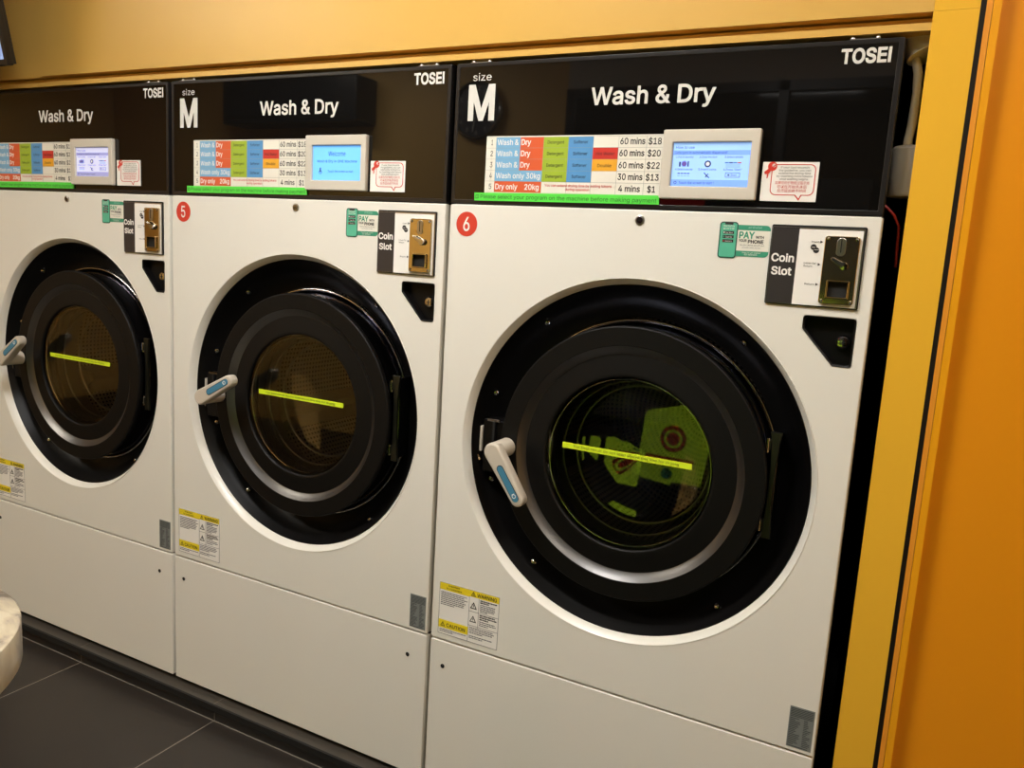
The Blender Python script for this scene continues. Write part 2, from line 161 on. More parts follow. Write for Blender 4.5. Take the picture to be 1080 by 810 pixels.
 'd': (424, [[195, -8, 165, -6, 137, 3, 111, 16, 89, 34, 70, 57, 55, 84, 43, 116, 36, 151, 34, 189, 36, 227, 43, 261, 55, 293, 70, 320, 89, 342, 112, 361, 137, 374, 165, 382, 218, 383, 253, 373, 278, 355, 306, 319, 311, 319, 311, 509, 372, 509, 372, 0, 313, 0, 313, 59, 307, 59, 287, 31, 266, 12, 236, -3], [205, 47, 226, 49, 246, 55, 278, 78, 290, 95, 299, 115, 306, 138, 312, 189, 306, 241, 300, 263, 278, 299, 246, 322, 227, 328, 205, 330, 182, 328, 162, 322, 130, 298, 108, 261, 102, 239, 96, 189, 102, 139, 118, 97, 130, 80, 162, 55, 182, 49]]),
 'e': (404, [[212, -8, 177, -5, 145, 3, 117, 16, 92, 35, 72, 58, 56, 85, 44, 116, 37, 150, 34, 187, 36, 224, 44, 258, 55, 290, 71, 317, 91, 340, 115, 359, 142, 373, 172, 382, 205, 384, 246, 380, 285, 366, 303, 355, 334, 324, 347, 305, 365, 256, 370, 227, 371, 194, 371, 169, 75, 169, 75, 221, 338, 221, 310, 202, 308, 226, 298, 269, 277, 301, 263, 314, 246, 323, 205, 330, 164, 323, 131, 301, 119, 286, 109, 270, 97, 231, 98, 151, 102, 127, 110, 106, 121, 88, 135, 73, 151, 61, 169, 53, 190, 48, 227, 47, 254, 53, 276, 65, 294, 82, 306, 105, 365, 91, 358, 72, 335, 39, 302, 14, 261, -3]]),
 'f': (254, [[228, 379, 228, 327, 6, 327, 6, 379], [81, 0, 81, 432, 82, 452, 87, 470, 107, 499, 135, 519, 152, 525, 169, 529, 201, 530, 238, 523, 243, 521, 227, 468, 202, 474, 178, 472, 164, 468, 154, 460, 147, 449, 142, 419, 142, 0]]),
 'g': (425, [[207, -151, 156, -146, 114, -132, 82, -110, 59, -84, 51, -69, 101, -41, 131, -74, 142, -82, 169, -93, 207, -97, 236, -95, 261, -87, 282, -75, 298, -58, 308, -34, 311, -6, 311, 68, 306, 68, 287, 41, 266, 23, 236, 10, 217, 6, 165, 7, 138, 14, 90, 43, 71, 65, 55, 90, 43, 120, 36, 154, 34, 191, 36, 229, 43, 263, 55, 293, 71, 320, 90, 342, 112, 361, 138, 374, 166, 382, 196, 384, 237, 379, 253, 373, 279, 356, 308, 319, 313, 319, 313, 379, 372, 379, 372, -9, 370, -40, 363, -67, 350, -90, 334, -109, 314, -124, 291, -136, 265, -144], [205, 59, 246, 66, 264, 75, 278, 87, 300, 121, 307, 142, 312, 193, 307, 242, 291, 283, 279, 299, 247, 322, 227, 328, 205, 330, 182, 328, 163, 322, 145, 312, 130, 298, 118, 282, 102, 241, 96, 193, 102, 144, 118, 104, 131, 88, 163, 66]]),
 'h': (410, [[114, 227, 114, 0, 53, 0, 53, 509, 114, 509, 114, 287, 102, 287, 116, 319, 132, 344, 152, 362, 175, 374, 200, 382, 252, 383, 295, 369, 313, 356, 341, 321, 350, 298, 355, 271, 357, 0, 296, 0, 296, 235, 293, 263, 286, 286, 273, 304, 256, 318, 235, 326, 210, 329, 192, 328, 161, 317, 147, 308, 126, 283, 115, 248]]),
 'i': (167, [[53, 0, 53, 379, 114, 379, 114, 0], [84, 443, 73, 444, 54, 455, 47, 463, 41, 483, 47, 504, 54, 512, 63, 518, 84, 524, 95, 522, 114, 512, 121, 504, 126, 483, 125, 472, 114, 455, 105, 448]]),
 'j': (167, [[53, 379, 114, 379, 112, -52, 102, -90, 80, -119, 47, -137, -10, -143, -10, -87, 18, -85, 31, -80, 47, -61, 51, -46], [83, 443, 72, 444, 53, 455, 42, 472, 41, 483, 42, 494, 53, 512, 62, 518, 83, 524, 95, 522, 114, 512, 125, 494, 126, 483, 125, 472, 114, 455, 95, 444]]),
 'k': (381, [[110, 137, 110, 212, 121, 212, 284, 379, 360, 379, 184, 199, 177, 199], [53, 0, 53, 509, 114, 509, 114, 0], [294, 0, 148, 186, 191, 229, 372, 0]]),
 'l': (189, [[139, -2, 112, 0, 91, 8, 74, 20, 62, 37, 55, 59, 53, 509, 114, 509, 114, 83, 120, 62, 126, 57, 146, 52, 170, 54, 181, 3]]),
 'm': (610, [[53, 0, 53, 379, 112, 379, 112, 295, 108, 295, 122, 331, 144, 358, 172, 376, 203, 385, 245, 383, 268, 375, 287, 361, 303, 342, 314, 320, 321, 295, 312, 295, 326, 329, 337, 343, 364, 366, 398, 381, 437, 386, 458, 385, 478, 380, 514, 361, 529, 346, 541, 328, 550, 307, 555, 283, 557, 0, 496, 0, 496, 254, 493, 279, 485, 298, 473, 313, 456, 323, 438, 329, 419, 330, 387, 326, 363, 312, 345, 290, 336, 263, 335, 0, 274, 0, 272, 280, 265, 297, 253, 311, 238, 322, 220, 328, 199, 330, 171, 326, 145, 312, 126, 289, 119, 274, 114, 238, 114, 0]]),
 'n': (410, [[114, 227, 114, 0, 53, 0, 53, 379, 112, 379, 112, 287, 102, 287, 116, 319, 132, 344, 152, 362, 175, 374, 200, 382, 252, 383, 295, 369, 313, 356, 341, 321, 350, 298, 355, 271, 357, 0, 296, 0, 296, 235, 293, 263, 286, 286, 273, 304, 256, 318, 235, 326, 210, 329, 192, 328, 161, 317, 147, 308, 126, 283, 115, 248]]),
 'o': (415, [[207, -8, 174, -5, 144, 3, 117, 16, 93, 35, 72, 58, 56, 85, 44, 116, 37, 150, 34, 187, 37, 225, 44, 260, 56, 291, 72, 318, 93, 341, 117, 360, 144, 374, 174, 382, 207, 384, 241, 382, 271, 374, 299, 360, 323, 341, 343, 318, 359, 291, 371, 260, 379, 225, 381, 187, 379, 150, 371, 116, 359, 85, 343, 58, 323, 35, 299, 16, 271, 3, 241, -5], [207, 46, 252, 55, 270, 66, 285, 80, 298, 97, 314, 139, 319, 187, 314, 236, 298, 278, 285, 296, 270, 310, 252, 321, 231, 328, 207, 330, 184, 328, 163, 321, 145, 310, 130, 296, 108, 258, 102, 236, 96, 187, 102, 139, 108, 117, 130, 80, 145, 66, 163, 55]]),
 'p': (424, [[53, -143, 53, 379, 112, 379, 112, 319, 118, 319, 137, 346, 158, 364, 171, 373, 188, 379, 229, 384, 259, 382, 287, 374, 313, 361, 335, 342, 354, 320, 370, 293, 381, 261, 388, 227, 390, 189, 388, 151, 381, 116, 370, 84, 355, 57, 336, 34, 313, 16, 288, 3, 260, -6, 208, -7, 173, 4, 147, 21, 118, 59, 114, 59, 114, -143], [220, 47, 242, 49, 262, 55, 294, 80, 316, 117, 323, 139, 328, 189, 323, 239, 307, 281, 295, 298, 262, 322, 243, 328, 220, 330, 198, 328, 178, 322, 161, 312, 134, 282, 118, 241, 113, 189, 114, 162, 125, 115, 147, 78, 179, 55, 198, 49]]),
 'q': (424, [[372, -143, 311, -143, 311, 59, 306, 59, 295, 41, 277, 21, 252, 4, 217, -7, 165, -6, 137, 3, 111, 16, 89, 34, 70, 57, 55, 84, 43, 116, 36, 151, 34, 189, 36, 227, 43, 261, 55, 293, 70, 320, 89, 342, 112, 361, 137, 374, 165, 382, 196, 384, 237, 379, 267, 364, 287, 346, 307, 319, 313, 319, 313, 379, 372, 379], [205, 47, 226, 49, 246, 55, 278, 78, 290, 95, 299, 115, 306, 138, 312, 189, 306, 241, 300, 263, 278, 299, 246, 322, 227, 328, 205, 330, 182, 328, 162, 322, 130, 298, 108, 261, 102, 239, 96, 189, 102, 139, 118, 97, 130, 80, 162, 55, 182, 49]]),
 'r': (259, [[53, 0, 53, 379, 112, 379, 112, 321, 115, 321, 124, 339, 137, 354, 152, 367, 171, 377, 191, 383, 243, 384, 243, 322, 207, 326, 174, 321, 146, 306, 126, 284, 115, 254, 114, 237, 114, 0]]),
 's': (365, [[182, -8, 133, -3, 93, 12, 76, 24, 50, 54, 41, 73, 36, 94, 94, 107, 101, 87, 111, 72, 124, 60, 160, 47, 181, 45, 206, 47, 227, 53, 244, 62, 258, 74, 265, 88, 268, 103, 262, 126, 254, 136, 229, 150, 149, 170, 92, 192, 72, 208, 58, 227, 50, 249, 47, 274, 49, 295, 55, 314, 65, 332, 95, 360, 137, 378, 161, 383, 212, 383, 254, 372, 286, 352, 309, 324, 324, 290, 268, 277, 254, 304, 243, 316, 228, 325, 210, 331, 187, 333, 166, 331, 147, 326, 131, 317, 119, 305, 111, 292, 110, 264, 115, 253, 136, 235, 261, 200, 287, 187, 306, 171, 320, 153, 328, 131, 331, 107, 329, 85, 323, 65, 298, 31, 260, 6, 210, -7]]),
 't': (227, [[204, 379, 204, 327, 6, 327, 6, 379], [65, 471, 126, 471, 127, 83, 130, 70, 144, 55, 170, 50, 202, 54, 213, 2, 207, 0, 168, -4, 138, -1, 113, 7, 92, 21, 77, 41, 68, 64, 65, 93]]),
 'u': (410, [[182, -5, 135, 2, 97, 23, 82, 39, 69, 59, 60, 82, 54, 109, 53, 139, 53, 379, 114, 379, 116, 117, 124, 94, 137, 75, 154, 61, 175, 53, 200, 50, 234, 55, 263, 71, 274, 83, 290, 113, 295, 132, 296, 153, 296, 379, 357, 379, 357, 0, 298, 0, 298, 92, 307, 92, 294, 60, 277, 35, 257, 17, 234, 5, 209, -3]]),
 'v': (389, [[163, 0, 17, 379, 84, 379, 173, 132, 206, 21, 184, 21, 216, 132, 305, 379, 371, 379, 226, 0]]),
 'w': (567, [[138, 0, 23, 379, 87, 379, 147, 164, 175, 41, 165, 41, 192, 163, 252, 379, 316, 379, 382, 136, 402, 41, 391, 41, 420, 163, 480, 379, 545, 379, 429, 0, 368, 0, 309, 207, 277, 338, 291, 338, 263, 225, 199, 0]]),
 'x': (379, [[21, 0, 171, 218, 171, 171, 29, 379, 100, 379, 170, 270, 207, 206, 175, 206, 233, 306, 282, 379, 352, 379, 209, 169, 209, 214, 358, 0, 287, 0, 219, 103, 173, 182, 205, 182, 160, 103, 91, 0]]),
 'y': (389, [[47, -139, 61, -86, 94, -90, 104, -89, 122, -81, 138, -64, 145, -51, 163, -1, 17, 379, 84, 379, 173, 132, 206, 21, 184, 21, 202, 87, 305, 379, 371, 379, 204, -58, 187, -93, 165, -119, 139, -136, 125, -141, 82, -145]]),
 'z': (380, [[42, 0, 42, 46, 254, 320, 254, 323, 48, 323, 48, 379, 333, 379, 333, 331, 126, 60, 126, 56, 339, 56, 339, 0]]),
 ' ': (188, []),
}
letter_cache={}
def _inside(p,lp):
    c=False
    for i in range(len(lp)):
        (x1,y1),(x2,y2)=lp[i-1],lp[i]
        if (y1>p[1])!=(y2>p[1]) and p[0]<(x2-x1)*(p[1]-y1)/(y2-y1)+x1: c=not c
    return c
def glyph(ch,bold):
    """one letter as flat triangles; unit = cap height"""
    key=(ch,round(bold,4))
    if key in letter_cache: return letter_cache[key]
    adv,raw=GLYPHS.get(ch,GLYPHS['I']); adv=adv/509
    loops=[[(d[i]/509,d[i+1]/509) for i in range(0,len(d),2)] for d in raw]
    area=[sum(lp[k-1][0]*lp[k][1]-lp[k][0]*lp[k-1][1] for k in range(len(lp))) for lp in loops]
    flip=max(area,key=abs)<0 if area else False
    out=[]
    for i,lp in enumerate(loops):
        if flip: lp=lp[::-1]
        dep=0
        if bold:
            n=len(lp); new=[]
            for k in range(n):
                p=Vector(lp[k]); e1=(p-Vector(lp[k-1])).normalized(); e2=(Vector(lp[(k+1)%n])-p).normalized()
                n1=Vector((e1.y,-e1.x)); n2=Vector((e2.y,-e2.x)); m=(n1+n2)
                if m.length<.3: m=n1
                m.normalize(); new.append(tuple(p+m*(bold/max(.5,m.dot(n1)))))
            lp=new
        out.append((dep,lp))
    pts=[];edges=[]
    for d,lp in out:
        k=len(pts); pts+=[Vector(p) for p in lp]; edges+=[(k+i,k+(i+1)%len(lp)) for i in range(len(lp))]
    rv,re_,rf=delaunay_2d_cdt(pts,edges,[],0,1e-5)[:3]
    def wind(x,y):
        t=0
        for d,lp in out:
            for i in range(len(lp)):
                (x1,y1),(x2,y2)=lp[i-1],lp[i]
                if (y1>y)!=(y2>y) and x<(x2-x1)*(y-y1)/(y2-y1)+x1: t+=1 if y2>y1 else -1
        return t
    vs=[(v.x,v.y) for v in rv]; fs=[]
    for f in rf:
        cx=sum(vs[i][0] for i in f)/len(f); cy=sum(vs[i][1] for i in f)/len(f)
        if wind(cx,cy)!=0: fs.append(tuple(f))
    letter_cache[key]=(adv,vs,fs); return letter_cache[key]
# ------------------------------------------------------------------ mesh builder
ZO = 0.0       # subtracted from every z when a mesh is built (local origin height)
class MB:
    def __init__(s): s.v=[]; s.f=[]; s.m=[]; s.uv=[]; s.mats=[]
    def mi(s, m):
        if m not in s.mats: s.mats.append(m)
        return s.mats.index(m)
    def add(s, vs, fs, m, M=None, uvs=None):
        k = len(s.v); i = s.mi(m)
        for v in vs:
            v = Vector(v)
            if M is not None: v = M @ v
            s.v.append(v)
        for j, f in enumerate(fs):
            s.f.append([k+a for a in f]); s.m.append(i); s.uv.append(uvs[j] if uvs else None)
        return s
    def box(s, x0,x1,y0,y1,z0,z1, m, M=None):
        v=[(x0,y0,z0),(x1,y0,z0),(x1,y1,z0),(x0,y1,z0),(x0,y0,z1),(x1,y0,z1),(x1,y1,z1),(x0,y1,z1)]
        f=[(0,3,2,1),(4,5,6,7),(0,1,5,4),(1,2,6,5),(2,3,7,6),(3,0,4,7)]
        return s.add(v,f,m,M)
    def bbox(s, x0,x1,y0,y1,z0,z1, m, b=.004, M=None):      # box with bevelled long edges, seen from the front
        s.plate([rrect(x0,x1,z0,z1,b)], y0, y1, m, b*.6, M); return s
    def lathe(s, cx, cz, prof, m, n=96, M=None, closed=False, uvscale=False):
        vs=[]; fs=[]; uvs=[]; P=len(prof); L=[0]
        for i in range(1,P): L.append(L[-1]+math.hypot(prof[i][0]-prof[i-1][0], prof[i][1]-prof[i-1][1]))
        for (r,y) in prof:
            for k in range(n):
                a=2*pi*k/n; vs.append((cx+r*cos(a), y, cz+r*sin(a)))
        R = max(r for r,_ in prof)
        for i in range(P-1 + (1 if closed else 0)):
            j=(i+1)%P
            for k in range(n):
                k2=(k+1)%n
                fs.append((i*n+k, i*n+k2, j*n+k2, j*n+k))
                if uvscale:
                    ua=2*pi*k/n*R; ub=2*pi*(k+1)/n*R; uvs.append(((ua,L[i]),(ub,L[i]),(ub,L[j]),(ua,L[j])))
        return s.add(vs,fs,m,M,uvs if uvscale else None)
    def tube(s, pts, r, m, n=14, caps=True, M=None):
        pts=[Vector(p) for p in pts]; vs=[]; fs=[]; up=None
        for i,p in enumerate(pts):
            d=(pts[min(i+1,len(pts)-1)]-pts[max(i-1,0)]).normalized()
            if up is None:
                up = Vector((0,0,1)) if abs(d.z)<.9 else Vector((1,0,0))
            a=d.cross(up).normalized(); b=a.cross(d).normalized(); up=b
            rr=r[i] if isinstance(r,(list,tuple)) else r
            for k in range(n):
                t=2*pi*k/n; vs.append(p+a*rr*cos(t)+b*rr*sin(t))
        for i in range(len(pts)-1):
            for k in range(n):
                k2=(k+1)%n; fs.append((i*n+k,i*n+k2,(i+1)*n+k2,(i+1)*n+k))
        if caps: fs.append(tuple(range(n-1,-1,-1))); fs.append(tuple((len(pts)-1)*n+k for k in range(n)))
        return s.add(vs,fs,m,M)
    def curve(s, cu, m, M):
        ob=bpy.data.objects.new('tmp',cu); C.objects.link(ob)
        dg=bpy.context.evaluated_depsgraph_get(); e=ob.evaluated_get(dg); me=e.to_mesh()
        s.add([v.co.copy() for v in me.vertices],[tuple(p.vertices) for p in me.polygons],m,M)
        e.to_mesh_clear(); bpy.data.objects.remove(ob); bpy.data.curves.remove(cu)
        return s
    def plate(s, loops, y0, y1, m, bevel=0., M=None):       # outlines in x,z, extruded y0 (front) .. y1 (back)
        cu=bpy.data.curves.new('t','CURVE'); cu.dimensions='2D'; cu.fill_mode='BOTH'
        for lp in loops:
            sp=cu.splines.new('POLY'); sp.points.add(len(lp)-1)
            for i,(x,z) in enumerate(lp): sp.points[i].co=(x,z,0,1)
            sp.use_cyclic_u=True
        h=abs(y1-y0)/2; b=min(bevel,h*.98)
        cu.extrude=h-b; cu.bevel_depth=b; cu.bevel_resolution=2 if b>.0015 else 1; cu.offset=-b
        T=Matrix(((1,0,0,0),(0,0,-1,(y0+y1)/2),(0,1,0,0),(0,0,0,1)))
        if M is not None: T = M @ T
        return s.curve(cu,m,T)
    def quad(s, x0,x1,z0,z1,y,m, t=.0003, M=None):          # thin printed patch
        return s.box(x0,x1,y-t,y,z0,z1,m,M)
    def text(s, body, x0, z0, h, m, y, width=None, bold=0., align='L', xc=None, shear=0., M=None, lines=1.0):
        if all(ord(ch)<128 for ch in body):
            rows=[]; bo=min(.058,bold*1.6)
            for li,line in enumerate(body.split('\n')):
                pen=0; pts=[]; fcs=[]
                for ch in line:
                    adv,gv,gf=glyph(ch,bo); k=len(pts)
                    pts+=[(px+pen,py-li*1.55) for px,py in gv]; fcs+=[tuple(k+a for a in f) for f in gf]; pen+=adv
                if not pts: continue
                x_0=min(p[0] for p in pts); x_1=max(p[0] for p in pts); rows.append((x_0,x_1,pts,fcs))
            wmax=max(r[1]-r[0] for r in rows); kx=h if width is None else width/wmax
            for x_0,x_1,pts,fcs in rows:
                off=-x_0 if align=='L' else -(x_0+x_1)/2
                s.add([(x0+(px+off)*kx,y,z0+py*h) for px,py in pts],fcs,m,M)
            return s
        cu=bpy.data.curves.new('t','FONT'); cu.body=body; cu.size=1.; cu.fill_mode='BOTH'; cu.offset=bold; cu.extrude=0; cu.resolution_u=2 if h>.02 else 1
        cu.space_line=lines; cu.shear=shear
        if align=='C': cu.align_x='CENTER'
        ob=bpy.data.objects.new('tmp',cu); C.objects.link(ob)
        dg=bpy.context.evaluated_depsgraph_get(); e=ob.evaluated_get(dg); me=e.to_mesh()
        vs=[v.co.copy() for v in me.vertices]; fs=[tuple(p.vertices) for p in me.polygons]
        e.to_mesh_clear(); bpy.data.objects.remove(ob); bpy.data.curves.remove(cu)
        if not vs: return s
        k=h/.72                                             # cap height of the built-in font is about 0.72
        xmin=min(v.x for v in vs); xmax=max(v.x for v in vs)
        kx=k if width is None else width/(xmax-xmin)
        if align=='C': off=-(xmin+xmax)/2
        else: off=-xmin
        vs=[(x0+(v.x+off)*kx, y, z0+v.y*k) for v in vs]
        return s.add(vs,fs,m,M)
    def build(s, name, parent=None, angle=35, smooth=True):
        me=bpy.data.meshes.new(name); me.from_pydata([(v.x,v.y,v.z-ZO) for v in s.v],[],s.f)
        for mm in s.mats: me.materials.append(mm)
        me.polygons.foreach_set('material_index', s.m)
        if any(s.uv):
            ul=me.uv_layers.new(name='UVMap')
            for p,u in zip(me.polygons,s.uv):
                if u:
                    for li,c in zip(p.loop_indices,u): ul.data[li].uv=c
        if smooth:
            me.polygons.foreach_set('use_smooth',[True]*len(me.polygons)); me.set_sharp_from_angle(angle=radians(angle))
        me.update()
        o=bpy.data.objects.new(name,me); C.objects.link(o)
        if parent: o.parent=parent
        return o
def rrect(x0,x1,z0,z1,r,n=5):
    if r<=0: return [(x0,z0),(x1,z0),(x1,z1),(x0,z1)]
    out=[]
    for cx,cz,a0 in ((x1-r,z0+r,-90),(x1-r,z1-r,0),(x0+r,z1-r,90),(x0+r,z0+r,180)):
        for k in range(n+1):
            a=radians(a0+90*k/n); out.append((cx+r*cos(a),cz+r*sin(a)))
    return out
def circle(cx,cz,r,n=96): return [(cx+r*cos(2*pi*k/n),cz+r*sin(2*pi*k/n)) for k in range(n)]
def rounded(poly,r,n=4):
    out=[]; N=len(poly)
    for i in range(N):
        p=Vector(poly[i]); a=(Vector(poly[i-1])-p).normalized(); b=(Vector(poly[(i+1)%N])-p).normalized()
        ang=math.acos(max(-1,min(1,a.dot(b)))); d=r/math.tan(ang/2); c=p+(a+b).normalized()*(r/sin(ang/2))
        s=p+a*d; e=p+b*d
        a0=math.atan2(s.y-c.y,s.x-c.x); a1=math.atan2(e.y-c.y,e.x-c.x); da=(a1-a0+pi)%(2*pi)-pi
        for k in range(n+1): t=a0+da*k/n; out.append((c.x+r*cos(t),c.y+r*sin(t)))
    return out
def empty(name,loc,label=None,cat=None,group=None,rz=0):
    o=bpy.data.objects.new(name,None); o.location=loc; o.rotation_euler=(0,0,rz); o.empty_display_size=.1; C.objects.link(o)
    if label: o['label']=label; o['category']=cat
    if group: o['group']=group
    return o
def struct(mb,name,**k):
    o=mb.build(name,**k); o['kind']='structure'; return o
def copy_tree(o,parent=None):
    c=o.copy(); C.objects.link(c); c.parent=parent
    for ch in list(o.children): copy_tree(ch,c)
    return c
def lab(o,l): o['label']=l; return o
def drop(o):
    for ch in list(o.children): drop(ch)
    bpy.data.objects.remove(o)

# ------------------------------------------------------------------ camera (solved from the machines' edges)
yaw,pitch,roll,fpx=CAMV=(-.4787,-.1608,.0596,860.73)
cy_,sy_=cos(yaw),sin(yaw); cp,sp=cos(pitch),sin(pitch)
F=Vector((sy_*cp,cy_*cp,sp)); R0=Vector((cy_,-sy_,0)); U0=R0.cross(F)
Rv=cos(roll)*R0+sin(roll)*U0; Uv=-sin(roll)*R0+cos(roll)*U0
cam=bpy.data.cameras.new('camera'); co=bpy.data.objects.new('camera',cam); C.objects.link(co)
cam.sensor_width=36; cam.lens=fpx/1080*36; cam.clip_start=.02
co.matrix_world=Matrix((( Rv.x,Uv.x,-F.x,1.0017),(Rv.y,Uv.y,-F.y,-1.5807),(Rv.z,Uv.z,-F.z,1.3873),(0,0,0,1)))
sc.camera=co

# ------------------------------------------------------------------ measures
P=.9; GAP=.012; W=P-GAP; ZB=.067; ZS=.4504; ZP=1.4849; ZT=1.7825; LZ=.052
DX,DZ=.449,.961; DC=.957       # opening centre, door centre height
# ------------------------------------------------------------------ the washing machine
def lever_handle(parent, ang):
    e_mb=MB(); T=Matrix.Translation((.174,0,.953)) @ Matrix.Rotation(-ang,4,'Y')
    e_mb.lathe(0,0,[(0,.008),(.021,.008),(.0205,-.035),(.018,-.04),(0,-.04)],CAST,28,T)
    # arm: capsule outline tapering from hub to tip
    L=.122; r0,r1=.021,.0155; out=[]
    a=math.asin((r0-r1)/L)
    for k in range(13): t=pi/2-a+ (pi+2*a)*k/12 ; out.append((r0*cos(t),r0*sin(t)))
    for k in range(13): t=-pi/2+a+(pi-2*a)*k/12; out.append((L-.006+r1*cos(t),r1*sin(t)))
    e_mb.plate([out],-.062,-.036,CAST,.005,T)
    o=e_mb.build('handle',parent)
    i=MB(); sl=[]
    for k in range(9): t=pi/2+pi*k/8; sl.append((.040+.0085*cos(t),.0085*sin(t)))
    for k in range(9): t=-pi/2+pi*k/8; sl.append((L-.011+.0085*cos(t),.0085*sin(t)))
    sl2=[(x,z*.82) for x,z in sl]
    i.plate([sl],-.0627,-.0615,DKIN,0,T); i.plate([[(.0415+(x-.040)*.985,z) for x,z in sl2]],-.0632,-.062,BLUE,0,T)
    # small white pictogram near the tip
    i.plate([circle(L-.016,0,.0048,16),circle(L-.016,0,.0033,16)],-.0635,-.063,PW,0,T); i.box(L-.0215,L-.0205,-.0635,-.063,-.004,.004,PW,T)
    lab(i.build('handle_inlay',o),'blue inlay strip with small white pictogram')
    return o

def screen(parent, kind):
    f=MB(); x0,x1,z0,z1=.4835,.6680,1.5065,1.6355
    f.plate([rrect(x0,x1,z0,z1,.003),rrect(.5035,.652,1.530,1.612,.001)],-.012,.001,SCRB,.002)
    f.box(.502,.6535,-.004,.0,1.5285,1.6135,PK)
    o=f.build('touchscreen',parent)
    s=MB(); y=-.0065
    if kind=='welcome':
        s.box(.5045,.6515,y,-.003,1.5308,1.6112,SCRW)
        cxx=.578
        s.text('Welcome',cxx,1.5875,.0105,SCT,y-.0004,width=.052,align='C')
        s.text('Wash & Dry in ONE Machine',cxx,1.5722,.0055,SCT,y-.0004,width=.122,align='C')
        s.text('Touch the screen to start.',cxx+.012,1.5492,.005,SCT,y-.0004,width=.078,align='C')
        s.plate([circle(.528,1.5495,.0045,12),circle(.528,1.5495,.0035,12)],y-.0005,y,SCT); s.plate([rrect(.5265,.5295,1.549,1.560,.001)],y-.0006,y,SCT)
    else:
        A,B=(SCR,SCR2) if kind=='blue' else (SCRL,SCRL2)
        s.box(.5045,.6515,y,-.003,1.5308,1.6112,A)
        s.quad(.5045,.6515,1.5888,1.5972,y-.0001,B); s.quad(.5045,.6515,1.5308,1.5428,y-.0001,B)
        s.text('How to use',.5095,1.6005,.0050,SCT,y-.0005,width=.036)
        s.text('Detergent is automatically dispensed!',.5085,1.5908,.0048,SCT,y-.0006,width=.100)
        s.text('Touch the screen to start !',.520,1.5345,.0050,SCT,y-.0006,width=.068)
        s.plate([circle(.513,1.537,.003,10),circle(.513,1.537,.002,10)],y-.0006,y,SCT)
        for q,(cx,t1,t2) in enumerate(((.528,'1.Put in laundry','4.Select course'),(.5735,'2.Close the door','5.Insert coins'),(.6215,'3.Select details','6.Press "Start"'))):
            s.text(t1,cx,1.5832,.0036,SCT,y-.0005,width=.034,align='C'); s.text(t2,cx,1.5605,.0036,SCT,y-.0005,width=.034,align='C')
        s.plate([circle(.528,1.5722,.006,20)],y-.0004,y,SCR2); s.plate([circle(.528,1.5722,.0045,20)],y-.0008,y,mat('lcd_purple',(120,96,190),.4)); s.box(.518,.521,y-.0006,y,1.567,1.576,SCT); s.box(.5345,.537,y-.0006,y,1.567,1.577,SCT)
        s.plate([circle(.5735,1.5722,.0062,20),circle(.5735,1.5722,.0038,20)],y-.0006,y,SCT)
        s.plate([circle(.5735,1.5722,.0038,20)],y-.0004,y,mat('lcd_white',(235,240,250),.4))
        for k,mm in enumerate((BL2,SCT,BL2,ORG)): s.box(.606+k*.0078,.6128+k*.0078,y-.0005,y,1.5735,1.5755,mm)
        for k in range(3): s.box(.608,.634,y-.0005,y,1.5705-k*.0022,1.5712-k*.0022,SCR2)
        for k in range(4): s.box(.5165+k*.0062,.5213+k*.0062,y-.0005,y,1.5535,1.5550,SCT); s.box(.5165+k*.0062,.5213+k*.0062,y-.0005,y,1.5490,1.5505,SCR2)
        s.tube([(.568,y-.0005,1.556),(.5735,y-.0005,1.550),(.5785,y-.0005,1.5465)],.0009,SCT,6); s.tube([(.571,y-.0005,1.5475),(.576,y-.0005,1.554)],.0008,SCT,6)
        s.plate([rrect(.6085,.6355,1.5478,1.5562,.001),rrect(.6091,.6349,1.5484,1.5556,.001)],y-.0006,y,SCT); s.text('Start',.624,1.5502,.0038,SCT,y-.0006,width=.011,align='C'); s.plate([circle(.6145,1.552,.0018,10)],y-.0006,y,SCT)
    lab(s.build('display',o),{'welcome':'lit bright blue welcome screen','blue':'lit pale blue instruction screen','lilac':'lit pale lilac instruction screen'}[kind])
    return o

def number_disc(parent,n):
    s=MB(); s.plate([circle(.0447,1.4413,.0268,40)],-.0008,0,SREF)
    s.text(n,.0447,1.4265,.030,PW,-.0012,width=.0165,align='C',bold=.012)
    return lab(s.build('number_sticker',parent),'round red sticker with white number '+n)

